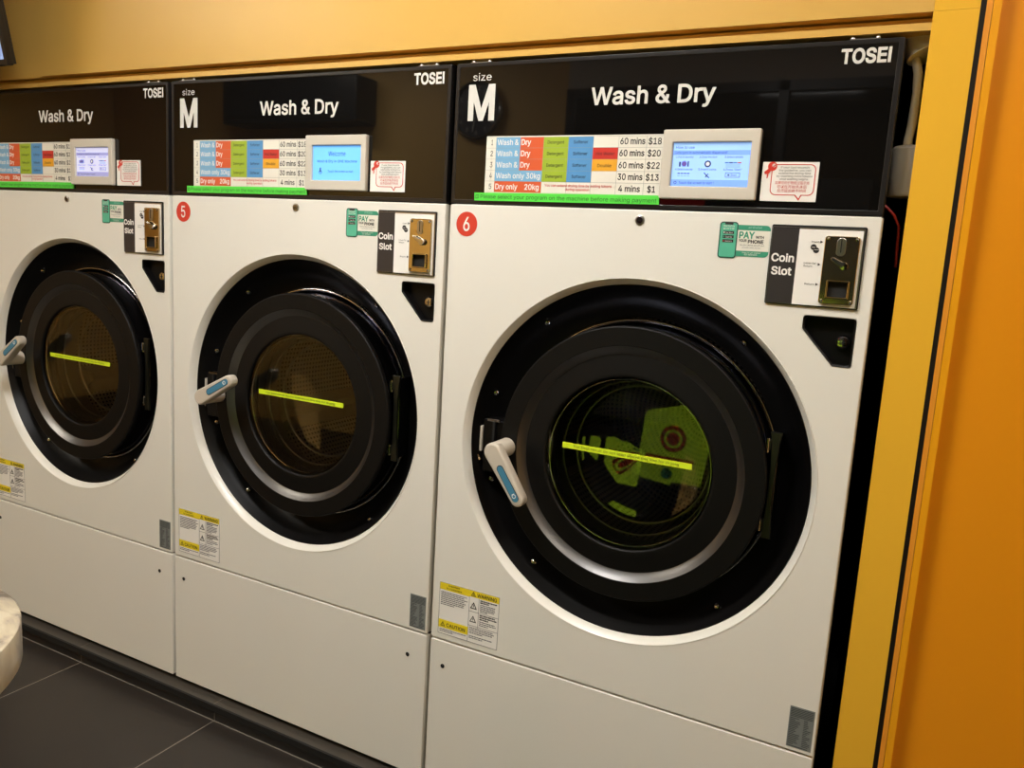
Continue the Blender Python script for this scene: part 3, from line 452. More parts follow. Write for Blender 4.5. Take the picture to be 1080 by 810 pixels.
def make_machine():
    root=empty('washing_machine',(0,0,ZB))
    # --- cabinet: enamelled front with a big round opening and a lock recess, and the carcass behind
    pent=[(.7765,1.3033),(.8670,1.3033),(.8670,1.2155),(.8345,1.2155),(.7765,1.2790)]
    b=MB()
    b.plate([rrect(0,W,ZS+.0022,ZP-.001,.004),circle(DX,DZ,.3878,128),rounded(pent,.005)],0,.016,WHITE,.0018)
    b.lathe(DX,DZ,[(.3886,.003),(.3884,-.0004),(.3874,-.0010),(.3860,-.0002),(.3760,.0150),(.3738,.0200),(.3738,.026)],WHITE,128)
    b.box(0.0,.0016,.016,.03,ZS+.003,ZP-.002,RETURN); b.box(W-.0016,W,.016,.03,ZS+.003,ZP-.002,RETURN)
    iw=.03
    b.box(.004,.008,.03,.95,ZB+.006,ZT-.01,SIDE); b.box(W-iw-.004,W-iw,.03,.95,ZB+.006,ZT-.01,SIDE)
    b.box(.004,W-iw,.946,.95,ZB+.006,ZT-.01,SIDE); b.box(.004,W-iw,.03,.95,ZT-.014,ZT-.01,SIDE); b.box(.004,W-iw,.03,.95,ZB+.006,ZB+.01,SIDE)
    b.box(.02,W-.002,.026,.030,ZP+.002,ZT-.004,SIDE); b.box(W-iw,W-.002,.026,.030,ZB+.006,ZP,SIDE)
    cab=b.build('cabinet',root)
    for z in (1.69,1.64,1.47,1.43,1.30,1.265):
        for dy in ((0,) if z>1.6 else (0,.05)): sc_=MB(); sc_.tube([(W-iw,.07+dy,z),(W-iw+.005,.07+dy,z)],.005,CHROME,8); lab(sc_.build('side_screw',cab),'bright screw in the dark side')
    # --- lower panel
    b=MB(); b.plate([rrect(0,W,ZB,ZS-.0022,.004)],0,.016,WHITE,.0018)
    b.box(0.0,.0016,.016,.03,ZB+.002,ZS-.003,RETURN); b.box(W-.0016,W,.016,.03,ZB+.002,ZS-.003,RETURN)
    lp=b.build('lower_panel',root)
    for x in (.0375,W-.054):
        b=MB(); b.plate([circle(x,.3845,.0055,20)],-.0012,.001,DCHROME,.0008); b.box(x-.0035,x+.0035,-.0016,-.0008,.3837,.3853,PURE); b.build('panel_lock',lp)
    for x in (.02,W-.10):
        b=MB(); b.lathe(x+.03,0,[(0,LZ),(.022,LZ),(.022,LZ+.006),(.012,LZ+.008),(.012,ZB+.006),(0,ZB+.006)],RUB,20,Matrix(((1,0,0,0),(0,0,1,.05),(0,1,0,0),(0,0,0,1)))); b.build('foot',root)
        b=MB(); b.lathe(x+.03,0,[(0,LZ),(.022,LZ),(.022,LZ+.006),(.012,LZ+.008),(.012,ZB+.006),(0,ZB+.006)],RUB,20,Matrix(((1,0,0,0),(0,0,1,.88),(0,1,0,0),(0,0,0,1)))); b.build('foot',root)
    # --- control fascia
    b=MB()
    b.plate([rrect(.0005,W-.0005,ZP+.001,ZT,.003),rrect(.0095,W-.0095,ZP+.010,ZT-.0085,.001)],0,.02,PFRAME,.0012)
    b.box(.009,W-.009,.0007,.018,ZP+.0095,ZT-.0080,GLOSS)
    b.box(.0005,.0018,.02,.03,ZP+.003,ZT-.003,STEEL); b.box(W-.0018,W-.0005,.02,.03,ZP+.003,ZT-.003,STEEL)
    fa=lab(b.build('control_panel',root),'glossy black control panel')
    yl=.0004
    b=MB(); b.text('TOSEI',.7885,1.7440,.0228,LW,yl-.0004,width=.0805,bold=.042); lab(b.build('brand_lettering',fa),'white lettering TOSEI')
    b=MB(); b.text('Wash & Dry',.3215,1.6880,.0320,LW,yl-.0004,width=.2530,bold=.022); lab(b.build('program_lettering',fa),'white lettering Wash & Dry')
    b=MB(); b.text('size',.0430,1.7450,.0155,LW,yl-.0004,width=.0455); b.text('M',.0335,1.6655,.0680,LW,yl-.0004,width=.0660,bold=.035); lab(b.build('size_lettering',fa),'white lettering size M')
    # price chart
    b=MB(); cx=[.0870,.1095,.1680,.2225,.2795,.3345,.3890,.4475,.4830]; rz=[1.6262,1.6042,1.5812,1.5578,1.5350,1.5120]
    y=yl-.001; b.box(.0855,.4832,y,.001,1.5095,1.6288,PC)
    def cell(c0,c1,r0,r1,m): b.quad(cx[c0],cx[c1],rz[r1],rz[r0],y,m)
    cell(1,2,0,3,LBL); cell(2,3,0,3,ORG); cell(1,3,3,4,LBL); cell(1,3,4,5,ORG); cell(3,4,0,4,GRN); cell(4,5,0,4,BL2); cell(5,6,1,2,RED); cell(5,6,2,3,AMB)
    for r in rz: b.box(cx[0],cx[8],y-.0005,y,r-.0002,r+.0002,GRID)
    for c in (1,3,4,5,6,7): b.box(cx[c]-.0002,cx[c]+.0002,y-.0005,y,rz[5],rz[0],GRID)
    yt=y-.0007
    for r in range(5):
        zb=rz[r+1]+.0062
        b.text(str(r+1),.0995,zb,.0110,PK,yt,width=.0040 if r==0 else .0062,align='C')
        if r<3:
            b.text('Wash &',.1125,zb,.0112,PW,yt,width=.0515,bold=.012); b.text('Dry',.1705,zb,.0112,PW,yt,width=.0225,bold=.02)
        b.text(('60 mins','60 mins','60 mins','30 mins','4 mins')[r],(cx[6]+cx[7])/2,zb,.0118,PK,yt,width=.052 if r<4 else .0455,align='C',bold=.016)
        b.text(('$18','$20','$22','$13','$1')[r],(cx[7]+cx[8])/2-.001,zb-.0005,.0118,PK,yt,width=.0265 if r<4 else .0165,align='C',bold=.012)
        if r<4:
            b.text('Detergent',(cx[3]+cx[4])/2,zb+.002,.0062,PK,yt,width=.038,align='C'); b.text('Softener',(cx[4]+cx[5])/2,zb+.002,.0062,PK,yt,width=.032,align='C')
    b.text('Wash only 30kg',.1125,rz[4]+.0062,.0112,PW,yt,width=.1065,bold=.012)
    b.text('Dry only',.1125,rz[5]+.0062,.0112,PW,yt,width=.0540,bold=.02); b.text('20kg',.1835,rz[5]+.0062,.0112,PW,yt,width=.0340,bold=.02)
    b.text('Hot Water',(cx[5]+cx[6])/2,rz[2]+.008,.0062,PK,yt,width=.040,align='C'); b.text('Double',(cx[5]+cx[6])/2,rz[3]+.008,.0062,PK,yt,width=.030,align='C')
    b.text('You can extend drying time by adding tokens\nduring operation',(cx[3]+cx[6])/2,rz[5]+.0135,.0050,RED,yt,width=.150,align='C',bold=.01)
    lab(b.build('price_chart',fa),'coloured price chart of five wash and dry programs')
    b=MB(); b.plate([[(.0625,1.4928),(.4826,1.4948),(.4822,1.5120),(.0620,1.5100)]],-.0028,-.0006,LIME)
    TG=mat('tape_dark_green',(40,110,40),.5); b.text('Please select your program on the machine before making payment',.078,1.4980,.0082,TG,-.0032,width=.400); b.plate([rrect(.0655,.0735,1.4975,1.5055,.001),rrect(.0665,.0725,1.4985,1.5045,.001)],-.0032,-.0028,TG); b.text('S',.0695,1.4990,.005,TG,-.0032,width=.003,align='C')
    lab(b.build('instruction_tape',fa),'bright green tape with instruction lettering')
    # notice sticker
    b=MB(); b.box(.6748,.7738,-.0010,.001,1.5068,1.5768,PW); y=-.0010
    o1=rrect(.6915,.7690,1.5175,1.5730,.010); 
    b.plate([o1,rrect(.6930,.7675,1.5190,1.5715,.0088)],y-.0004,y,RED)
    b.plate([[(.735,1.5186),(.7490,1.5186),(.7440,1.5085)]],y-.0004,y,RED); b.plate([[(.7372,1.5194),(.7468,1.5194),(.7438,1.5120)]],y-.0007,y,PW)
    for i,t in enumerate(('If your load exceeds','the guideline, you can','extend the drying time','by inserting more tokens','once washing begins.')):
        b.text(t,.7325,1.5655-i*.0052,.0036,PK,y-.0006,width=(.050,.056,.056,.062,.050)[i],align='C')
    for i,t in enumerate(('\u5982\u679c\u60a8\u7684\u8863\u7269\u8d85\u8fc7\u6307\u793a\u7ebf','\u53ef\u4ee5\u5728\u5f00\u59cb\u6d17\u6da4\u540e','\u6295\u5e01\u5ef6\u957f\u70d8\u5e72\u65f6\u95f4')):
        b.text(t,.7300,1.5375-i*.0070,.0046,RED,y-.0006,width=(.060,.052,.050)[i],align='C')
    # red megaphone drawing
    b.plate([circle(.6925,1.5690,.0082,20),circle(.6950,1.5705,.0035,14)],y-.0007,y,SREF); b.plate([[(.6862,1.5650),(.6905,1.5615),(.6870,1.5560),(.6800,1.5545),(.6785,1.5590)]],y-.0008,y,SREF)
    b.plate([[(.6835,1.556),(.6862,1.555),(.6855,1.548),(.6838,1.547)]],y-.0008,y,SREF)
    lab(b.build('notice_sticker',fa),'white notice with red speech bubble outline')
    # clips on top
    for x in (.035,.800):
        b=MB(); b.box(x,x+.048,.001,.022,ZT-.0005,ZT+.0016,STEEL)
        for q in (.004,.044): b.lathe(0,0,[(0,.0048),(.0028,.0040),(.0042,0)],PW,12,Matrix(((1,0,0,x+q),(0,0,1,.007),(0,1,0,ZT+.001),(0,0,0,1))))
        b.build('top_clip',fa)
    # --- cabinet lock under the panel
    b=MB(); b.plate([circle(.4462,1.4636,.0098,28)],-.003,.002,STEEL,.0015); b.plate([circle(.4462,1.4636,.0065,24)],-.004,-.002,DCHROME,.0006); b.box(.4427,.4500,-.0046,-.0038,1.4628,1.4645,PURE); b.build('cabinet_lock',root)
    # --- payment sticker
    b=MB(); y=-.0006
    b.plate([rrect(.6095,.7013,1.4035,1.4618,.008)],y,.0005,TEAL); b.box(.6405,.7011,y-.0003,y,1.4140,1.4520,PC)
    b.plate([rrect(.6068,.6415,1.3990,1.4668,.006)],y-.0006,y,DTEAL); b.plate([rrect(.6092,.6392,1.4012,1.4645,.004)],y-.001,y,PHONE); b.plate([rrect(.6165,.6320,1.4615,1.4660,.0015)],y-.0014,y,PK)
    yy=y-.0014
    b.text('Download the',.6242,1.4575,.0034,PW,yy,width=.021,align='C'); b.text('app now to pay',.6242,1.4530,.0034,PW,yy,width=.021,align='C')
    for i,mm in enumerate((PK,PK,PK)):
        b.box(.6140,.6345,yy,y,1.4440-i*.0078,1.4495-i*.0078,mm); b.text(('App Store','Google Play','Gallery')[i],.6255,1.4452-i*.0078,.0026,PW,yy-.0004,width=.013,align='C'); b.box(.6150,.6172,yy-.0004,yy,1.4457-i*.0078,1.4480-i*.0078,(PW,TEAL,RED)[i])
    b.text('airWallet',.6730,1.4555,.0048,mat('print_mint_text',(150,205,185),.5),y-.0008,width=.025,align='C')
    b.text('PAY',.6445,1.4375,.0115,TEAL,y-.0008,width=.0290,bold=.05); b.text('WITH',.6755,1.4378,.0045,PK,y-.0008,width=.0150,bold=.03)
    b.text('YOUR',.6445,1.4308,.0045,PK,y-.0008,width=.0150,bold=.03); b.text('PHONE',.6620,1.4285,.0062,PK,y-.0008,width=.0285,bold=.04)
    b.text('No coins needed, pay with card',.6700,1.4235,.0028,PK,y-.0008,width=.044,align='C'); b.text('or mobile wallet, any time',.6690,1.4190,.0026,PG,y-.0008,width=.034,align='C')
    b.text('Scan to get started',.6700,1.4098,.0024,PC,y-.0008,width=.034,align='C'); b.text('GET REWARDS',.6690,1.4058,.0028,PW,y-.0008,width=.024,align='C')
    lab(b.build('payment_sticker',root),'green and white PAY WITH YOUR PHONE sticker')
    # --- coin unit
    b=MB(); b.plate([rrect(.7038,.8665,1.3200,1.4652,.003)],-.004,.001,PURE,.0012); b.box(.7055,.8640,-.0048,-.003,1.3220,1.4615,STEEL)
    b.box(.7062,.7532,-.0054,-.0045,1.3225,1.4610,CARDK); b.box(.7532,.8615,-.0054,-.0045,1.3225,1.4585,PW)
    b.text('Coin',.7085,1.3985,.0138,PW,-.0060,width=.0405,bold=.03); b.text('Slot',.7105,1.3745,.0138,PW,-.0060,width=.0365,bold=.03)
    b.text('Insert',.7760,1.4350,.0034,PK,-.0060,width=.0135); b.text('Lever for\nReturn',.7670,1.3965,.0034,PK,-.0060,width=.0205); b.text('Return',.7720,1.3590,.0034,PK,-.0060,width=.0165)
    for zz in (1.4368,1.3965,1.3608): b.plate([[(.7910,zz-.0026),(.7955,zz),(.7910,zz+.0026)]],-.0060,-.005,PK)
    b.plate([circle(.7805,1.4270,.0052,20)],-.0060,-.005,PK); b.plate([circle(.7855,1.4215,.0052,20)],-.0062,-.005,PK); b.box(.7775,.7830,-.0064,-.006,1.4262,1.4270,PW); b.box(.7820,.7900,-.0064,-.006,1.4220,1.4227,PW)
    cu=lab(b.build('coin_unit',root),'black and white coin slot unit')
    b=MB(); b.plate([rrect(.7990,.8580,1.3275,1.4480,.005),rrect(.8130,.8465,1.3400,1.3665,.001)],-.0105,-.004,MIRROR,.0012)
    b.plate([rrect(.8100,.8495,1.3372,1.3700,.002),rrect(.8135,.8460,1.3405,1.3665,.001)],-.0150,-.010,MIRROR,.0012); b.box(.812,.848,-.0064,-.0035,1.338,1.368,PURE)
    pl=lab(b.build('coin_plate',cu),'polished steel coin acceptor plate')
    b=MB(); b.plate([rrect(.8268,.8285,1.4190,1.4425,.0005)],-.0125,-.010,PURE); b.plate([rrect(.8200,.8355,1.4130,1.4450,.007)],-.0120,-.0095,STEEL,.0008)
    b.build('coin_entry',cu)
    for x,z in ((.8045,1.4425),(.8525,1.4425),(.8045,1.3330),(.8525,1.3330)): b=MB(); b.lathe(x,z,[(0,-.0135),(.0022,-.013),(.0034,-.0105)],CHROME,14); b.build('plate_screw',cu)
    b=MB(); b.lathe(.8365,1.3960,[(0,-.0200),(.0065,-.0195),(.0075,-.017),(.0075,-.010)],CHROME,22)
    T=Matrix.Translation((.8365,0,1.3960)) @ Matrix.Rotation(-radians(150),4,'Y')
    b.plate([[(0,-.0050),(.024,-.0030),(.0265,0),(.024,.0030),(0,.0050)]],-.0190,-.0150,CHROME,.001,T); b.build('return_lever',cu)
    # --- coin box lock in its recess
    b=MB(); rp=rounded(pent,.005); rp2=rounded([(.7795,1.3003),(.8640,1.3003),(.8640,1.2185),(.8360,1.2185),(.7795,1.2805)],.004)
    n=len(rp); vs=[(x,-.0012,z) for x,z in rp]+[(x,.0005,z) for x,z in rp2]+[(x,.018,z) for x,z in rp2]
    fs=[(k,(k+1)%n,n+(k+1)%n,n+k) for k in range(n)]+[(n+k,n+(k+1)%n,2*n+(k+1)%n,2*n+k) for k in range(n)]+[tuple(range(2*n,3*n))]
    b.add(vs,fs,BEZEL); rc=lab(b.build('lock_recess',root),'five-sided black recess')
    b=MB(); b.lathe(.8478,1.2600,[(0,.006),(.006,.006),(.0105,.007),(.0128,.010),(.0128,.018)],CHROME,30); b.box(.8470,.8486,.0050,.0065,1.2540,1.2660,PURE); b.box(.8430,.8526,.0050,.0065,1.2592,1.2608,PURE); b.build('barrel_lock',rc)
    # --- door surround
    b=MB(); b.lathe(DX,DZ,[(.3752,.0185),(.3730,.0172),(.3712,.020),(.3650,.034),(.3500,.062),(.3250,.082),(.3040,.086)],BEZEL,128); b.lathe(DX,DC,[(.3060,.0855),(.285,.100),(.240,.104),(.2,.104)],PURE,96)
    su=lab(b.build('door_surround',root),'black bowl around the door')
    for a in (163,197,233,128,52,308):
        a=radians(a); c=Vector((DX+.352*cos(a),.057,DZ+.352*sin(a))); nrm=Vector((-cos(a)*.6,-.8,-sin(a)*.6)).normalized()
        b=MB(); b.tube([c,c+nrm*.007,c+nrm*.009],[.0062,.0062,.003],CHROME,12); b.build('surround_screw',su)
    b=MB(); pr=[]
    for k in range(17): t=-.2+ (pi+.4)*k/16; pr.append((.3010+.0045*cos(t),.084-.0055*sin(t)))
    b.lathe(DX,DC+.001,pr,CHROME,128); b.lathe(DX,DC+.001,[(.2967,.083),(.2950,.096),(.2850,.100)],DCHROME,96); lab(b.build('door_seat_ring',root),'thin chrome ring behind the door')
    # --- latch
    b=MB(); b.bbox(.096,.150,.034,.088,.902,1.003,BEZEL,.004); b.bbox(.100,.146,.030,.060,.880,.935,BEZEL,.004); b.box(.108,.140,.030,.036,1.0,1.006,DCHROME)
    b.box(.124,.130,.026,.034,.955,1.000,PURE); la=b.build('latch',root)
    b=MB(); b.bbox(.0885,.0945,.032,.046,.925,.985,CAST,.002); b.tube([(.084,.034,.915),(.094,.030,.905)],.003,CHROME,8); b.build('latch_striker',la)
    # --- door
    b=MB()
    b.lathe(DX,DC,[(.2830,.026),(.2925,.0245),(.2940,.020),(.2940,.0135),(.2925,.0110),(.2905,.0100),(.2895,.0100),(.2545,.0100),(.2535,.0100),(.2525,.0104)],SATIN,144)
    b.lathe(DX,DC,[(.215,.090),(.2960,.090),(.2930,.080),(.2870,.050),(.2830,.026)],DCHROME,144)
    b.lathe(DX,DC,[(.2525,.0104),(.2470,.0150),(.2380,.0225),(.2345,.0240)],CHAM,144)
    b.lathe(DX,DC,[(.2345,.0240),(.2325,.0237),(.2315,.0236),(.1940,.0196),(.1925,.0195),(.1885,.0200),(.1862,.0225),(.1855,.030),(.1865,.050),(.215,.082)],SATIN,144)
    do=lab(b.build('door',root),'satin black ring door')
    b=MB(); b.lathe(DX,DC,[(.1860,.0265),(.0001,.0265)],PANE,96); lab(b.build('door_pane',do),'clear round front pane')
    b=MB(); b.lathe(DX,DC,[(.1840,.034),(.1835,.045),(.1760,.075),(.1660,.105),(.1560,.130)],BOWLS,96); b.lathe(DX,DC,[(.1560,.130),(.1480,.139),(.130,.143),(.08,.150),(.0001,.153)],BOWL,96); lab(b.build('glass_bowl',do),'clear glass bowl bulging into the drum')
    for rr,yy,tt in ((.1805,.036,.0042),(.1700,.088,.0022),(.1545,.130,.0034)):  # metal beads added to catch light, standing in for glints on the bowl
        b=MB(); b.lathe(DX,DC,[(rr+tt*cos(2*pi*k/12),yy+tt*sin(2*pi*k/12)) for k in range(12)],CHROME if rr>.18 else STEEL,96,closed=True); b.build('glint_ring',do)

    T=Matrix.Translation((.4465,0,.9765)) 
    b=MB(); b.box(-.1445,.1445,.0252,.0262,-.0062,.0062,NEON,T); b.text('For best result do not load above this line for drying',0,-.0022,.0052,mat('tape_text',(80,92,30),.5),.0247,width=.235,align='C',M=T)
    lab(b.build('load_line_tape',do),'fluorescent yellow load line tape')
    lever_handle(do,radians(-55))
    # --- hinge
    b=MB(); b.plate([[(.7385,.858),(.7575,.858),(.7560,.880),(.7525,.930),(.7525,1.000),(.7560,1.050),(.7590,1.072),(.7370,1.072),(.7400,1.050),(.7425,1.000),(.7425,.930),(.7400,.880)]],.030,.038,HINGE,.0015); b.bbox(.7430,.7540,.038,.085,.865,1.065,DCHROME,.002)
    for z in (.885,1.045): b.bbox(.7280,.7400,.030,.044,z-.010,z+.010,HINGE,.002); b.tube([(.7330,.033,z-.014),(.7330,.033,z+.014)],.004,CHROME,12)
    b.build('hinge',root)
    # --- drum
    b=MB(); b.lathe(DX,DC,[(.2150,.150),(.2250,.158),(.2900,.172),(.3050,.190),(.3050,.660),(.2900,.685),(.1200,.700),(.0001,.702)],DRUM,96,uvscale=True)
    dr=lab(b.build('drum',root),'perforated steel drum')
    b=MB(); b.lathe(DX,DC,[(.2000,.104),(.2010,.150),(.2150,.152),(.2230,.157)],STEEL,96); lab(b.build('drum_mouth',dr),'steel mouth ring of the drum')
    for k,a in enumerate((200,320,80)):
        a=radians(a); M=Matrix.Translation((DX,0,DC)) @ Matrix.Rotation(-a,4,'Y')
        b=MB(); vs=[(.303,.20,-.05),(.303,.20,.05),(.245,.23,.012),(.245,.23,-.012),(.303,.67,-.05),(.303,.67,.05),(.245,.64,.012),(.245,.64,-.012)]
        b.add(vs,[(0,1,2,3),(7,6,5,4),(0,4,5,1),(1,5,6,2),(2,6,7,3),(3,7,4,0)],STEEL,M); b.build('drum_lifter',dr)
    # --- warning sticker
    b=MB(); x0,x1,z0,z1=.0200,.1830,.4680,.5978; y=-.0005; b.box(x0,x1,y,.0005,z0,z1,PW); xm=.1030
    b.quad(x0,xm,.5800,z1,y,YEL); b.quad(xm,x1,.5815,z1,y,YEL); b.quad(x0,xm,.4835,.5040,y,YEL)
    y2=y-.0006
    b.text('Important\nto customers',.0600,.5905,.0046,PK,y2,width=.042,align='C',bold=.01); b.text('WARNING',.1235,.5845,.0085,PK,y2,width=.0530,bold=.02); b.text('CAUTION',.0430,.4885,.0085,PK,y2,width=.0520,bold=.02)
    def tri(cx,cz,s):
        p=[(cx-s,cz-s*.8),(cx+s,cz-s*.8),(cx,cz+s)]; q=[(cx-s*.68,cz-s*.6),(cx+s*.68,cz-s*.6),(cx,cz+s*.62)]
        b.plate([p,q],y2,y,PK); b.box(cx-.0006,cx+.0006,y2,y,cz-s*.3,cz+s*.3,PK)
    tri(.1135,.5890,.0065); tri(.0325,.4930,.0065); tri(.1150,.5600,.0090); tri(.1150,.5265,.0090)
    for q in (xm,.1290): b.box(q-.0003,q+.0003,y2,y,.4690 if q==xm else .5060,.5805,PG)
    for zz in (.5455,.5100): b.box(xm,x1,y2,y,zz-.0003,zz+.0003,PG)
    for a0,a1,c0,c1 in ((x0,x1,z0,z0+.0006),(x0,x1,z1-.0006,z1),(x0,x0+.0006,z0,z1),(x1-.0006,x1,z0,z1)): b.box(a0,a1,y2,y,c0,c1,PG)
    def lines(xa,xb,zt,n,dz,h=.0018,m=PG):
        for i in range(n):
            x=xa; end=xb-random.random()*(xb-xa)*.15 if i<n-1 else xa+(xb-xa)*.5
            while x<end:
                w=.002+random.random()*.006; b.box(x,min(x+w,end),y2,y,zt-i*dz-h,zt-i*dz,m); x+=w+.0012
    lines(.0245,.0990,.5750,8,.0044); lines(.0245,.0990,.4805,2,.0045); lines(.1325,.1800,.5785,2,.0048,.0026,PK); lines(.1325,.1740,.5680,5,.0042); lines(.1325,.1805,.5425,3,.0050,.0026,PK); lines(.1325,.1800,.5260,3,.0045); lines(.1065,.1790,.5060,4,.0044); lines(.1065,.1790,.4850,2,.0044)
    lab(b.build('warning_sticker',root),'white and yellow WARNING and CAUTION sticker')
    # --- rating label
    b=MB(); b.box(.8360,.8822,-.0005,.0005,.4605,.5458,GREYL)
    for i in range(6): b.box(.8380,.8800,-.0008,-.0004,.5410-i*.0032,.5426-i*.0032,GREYD)
    for i in range(17):
        zz=.5210-i*.0034; b.box(.8380,.8470+random.random()*.012,-.0008,-.0004,zz,zz+.0014,GREYD); b.box(.8640,.8700+random.random()*.009,-.0008,-.0004,zz,zz+.0014,GREYD)
    b.box(.8380,.8760,-.0008,-.0004,.4625,.4640,GREYD)
    lab(b.build('rating_label',root),'grey rating plate label')
    return root

ZO=ZB
m6=make_machine()
ex={c.name:c for c in m6.children}
def child(r,n):
    for c in r.children:
        if c.name.split('.')[0]==n: return c
        for d in c.children:
            if d.name.split('.')[0]==n: return d
m5=copy_tree(m6); m5.location.x=-P
m4=copy_tree(m6); m4.location.x=-2*P
for r,n,k,a in ((m6,'6','blue',None),(m5,'5','welcome',29),(m4,'4','lilac',36)):
    number_disc(r,n); screen(r,k)
    if a is not None:
        d=child(r,'door'); drop(child(r,'handle')); lever_handle(d,radians(a))
m6['label']='white front-loading washer dryer with red number 6, beside the yellow post'
m5['label']='white front-loading washer dryer with red number 5, blue Welcome screen'
m4['label']='white front-loading washer dryer with pale lilac screen, cut off by the left edge'
for r in (m4,m5,m6): r['category']='washing machine'; r['group']='washer dryers in a row'
ZO=0.

# ------------------------------------------------------------------ the setting
def wood_yellow(name,rgb,rough=.35):
    return mat(name,rgb,rough,spec=.4,noise=.02,nscale=1.5)
YW=wood_yellow('yellow_laminate',(206,164,82),.33); YW2=wood_yellow('yellow_laminate_post',(228,176,50),.3)
OR=wood_yellow('orange_panel',(220,142,22),.3); OR2=wood_yellow('orange_edge',(226,156,24),.3); OR3=wood_yellow('orange_edge_dull',(218,144,44),.35)
def tile_mat():
    m=mat('dark_floor_tile',(47,43,40),.38,spec=.4)
    N,L=nodes(m); b=N['Principled BSDF']; tc=N.new('ShaderNodeTexCoord'); sp_=N.new('ShaderNodeSeparateXYZ'); L.new(tc.outputs['Object'],sp_.inputs[0])
    def seam(out,off,size):
        a=N.new('ShaderNodeMath'); a.operation='SUBTRACT'; a.inputs[1].default_value=off; L.new(out,a.inputs[0])
        d=N.new('ShaderNodeMath'); d.operation='DIVIDE'; d.inputs[1].default_value=size; L.new(a.outputs[0],d.inputs[0])
        f=N.new('ShaderNodeMath'); f.operation='FRACT'; L.new(d.outputs[0],f.inputs[0])
        g=N.new('ShaderNodeMath'); g.operation='PINGPONG'; g.inputs[1].default_value=.5; L.new(d.outputs[0],g.inputs[0])
        h=N.new('ShaderNodeMath'); h.operation='LESS_THAN'; h.inputs[1].default_value=.0016/size; L.new(g.outputs[0],h.inputs[0]); return h.outputs[0]
    s1=seam(sp_.outputs['X'],-.7076,.6); s2=seam(sp_.outputs['Y'],-.0290,1.2)
    mx=N.new('ShaderNodeMath'); mx.operation='MAXIMUM'; L.new(s1,mx.inputs[0]); L.new(s2,mx.inputs[1])
    n=N.new('ShaderNodeTexNoise'); n.inputs['Scale'].default_value=3; n.inputs['Detail'].default_value=6; L.new(tc.outputs['Object'],n.inputs['Vector'])
    c1=N.new('ShaderNodeMixRGB'); c1.inputs[1].default_value=(*lin((38,34,31)),1); c1.inputs[2].default_value=(*lin((50,45,41)),1); L.new(n.outputs['Fac'],c1.inputs[0])
    c2=N.new('ShaderNodeMixRGB'); c2.inputs[2].default_value=(*lin((128,122,112)),1); L.new(mx.outputs[0],c2.inputs[0]); L.new(c1.outputs[0],c2.inputs[1]); L.new(c2.outputs[0],b.inputs['Base Color'])
    return m
TILE=tile_mat()
XL,XR,YB,ZC=-5.2,2.6,-3.0,2.75
b=MB(); b.box(XL,XR,YB,1.4,-.05,0,TILE); struct(b,'floor')
b=MB(); b.box(XL,XR,YB,1.4,ZC,ZC+.05,mat('ceiling_paint',(214,200,170),.7)); struct(b,'ceiling')
# plinth under the machines: tiled face and top with a black metal nosing
DARKT=mat('plinth_tile',(34,31,30),.32); DT2=mat('plinth_top_tile',(66,61,55),.35); GR=mat('tile_grout',(120,114,104),.6)
b=MB(); b.box(XL,.9245,-.026,1.35,0,LZ-.001,DARKT); b.box(XL,.9245,-.029,1.35,LZ-.004,LZ,DT2)
b.box(XL,.9245,-.036,-.029,LZ-.020,LZ,PURE)
for k in range(-7,3):
    x=-.7076+.6*k
    b.box(x-.0009,x+.0009,-.0268,-.025,0,LZ-.020,GR); b.box(x-.0009,x+.0009,-.029,.2,LZ,LZ+.0004,GR)
struct(b,'trim_1')
# niche behind / around the machines
NK=mat('niche_dark_paint',(58,52,46),.7)
b=MB(); b.box(XL,1.35,1.3,1.35,LZ,2.05,NK); b.box(1.3,1.35,.06,1.3,0,2.05,NK); b.box(XL,1.35,.045,1.35,1.95,2.0,NK); struct(b,'wall_niche')
# yellow fascia over the machines with its two-step groove and lower lip
ZF=1.8197; ZL0,ZL1=1.7906,1.8030
b=MB(); b.box(-1.465,.9245,0,.045,ZF,ZC,YW); b.box(XL,-1.4665,.010,.045,ZF-.001,ZC,YW)
b.box(.9249,.9925,-.0005,.06,ZF+.0003,ZC,YW2)
struct(b,'wall_front')
b=MB(); b.box(XL,.9245,.040,.045,ZL1-.002,ZF+.004,YW); b.box(XL,.9245,.024,.040,ZL1-.002,ZL1+.0125,YW); b.box(-1.418,.9245,.001,.045,ZL0,ZL1,YW); b.box(XL,-1.4195,.006,.045,ZL0,ZL1,YW); struct(b,'trim_2')
# yellow post
b=MB(); b.box(.9245,.9925,-.0005,.06,0,ZF,YW2); struct(b,'trim_3')
b=MB(); b.box(.9925,1.0015,.006,.06,0,ZC,PURE); struct(b,'trim_4')
b=MB(); b.box(1.0010,1.0098,0,.06,0,ZC,OR3); b.box(1.0105,1.0225,-.0015,.06,0,ZC,OR2); struct(b,'trim_5')
b=MB(); b.box(1.0225,XR,.020,.06,0,ZC,OR); struct(b,'wall_right')
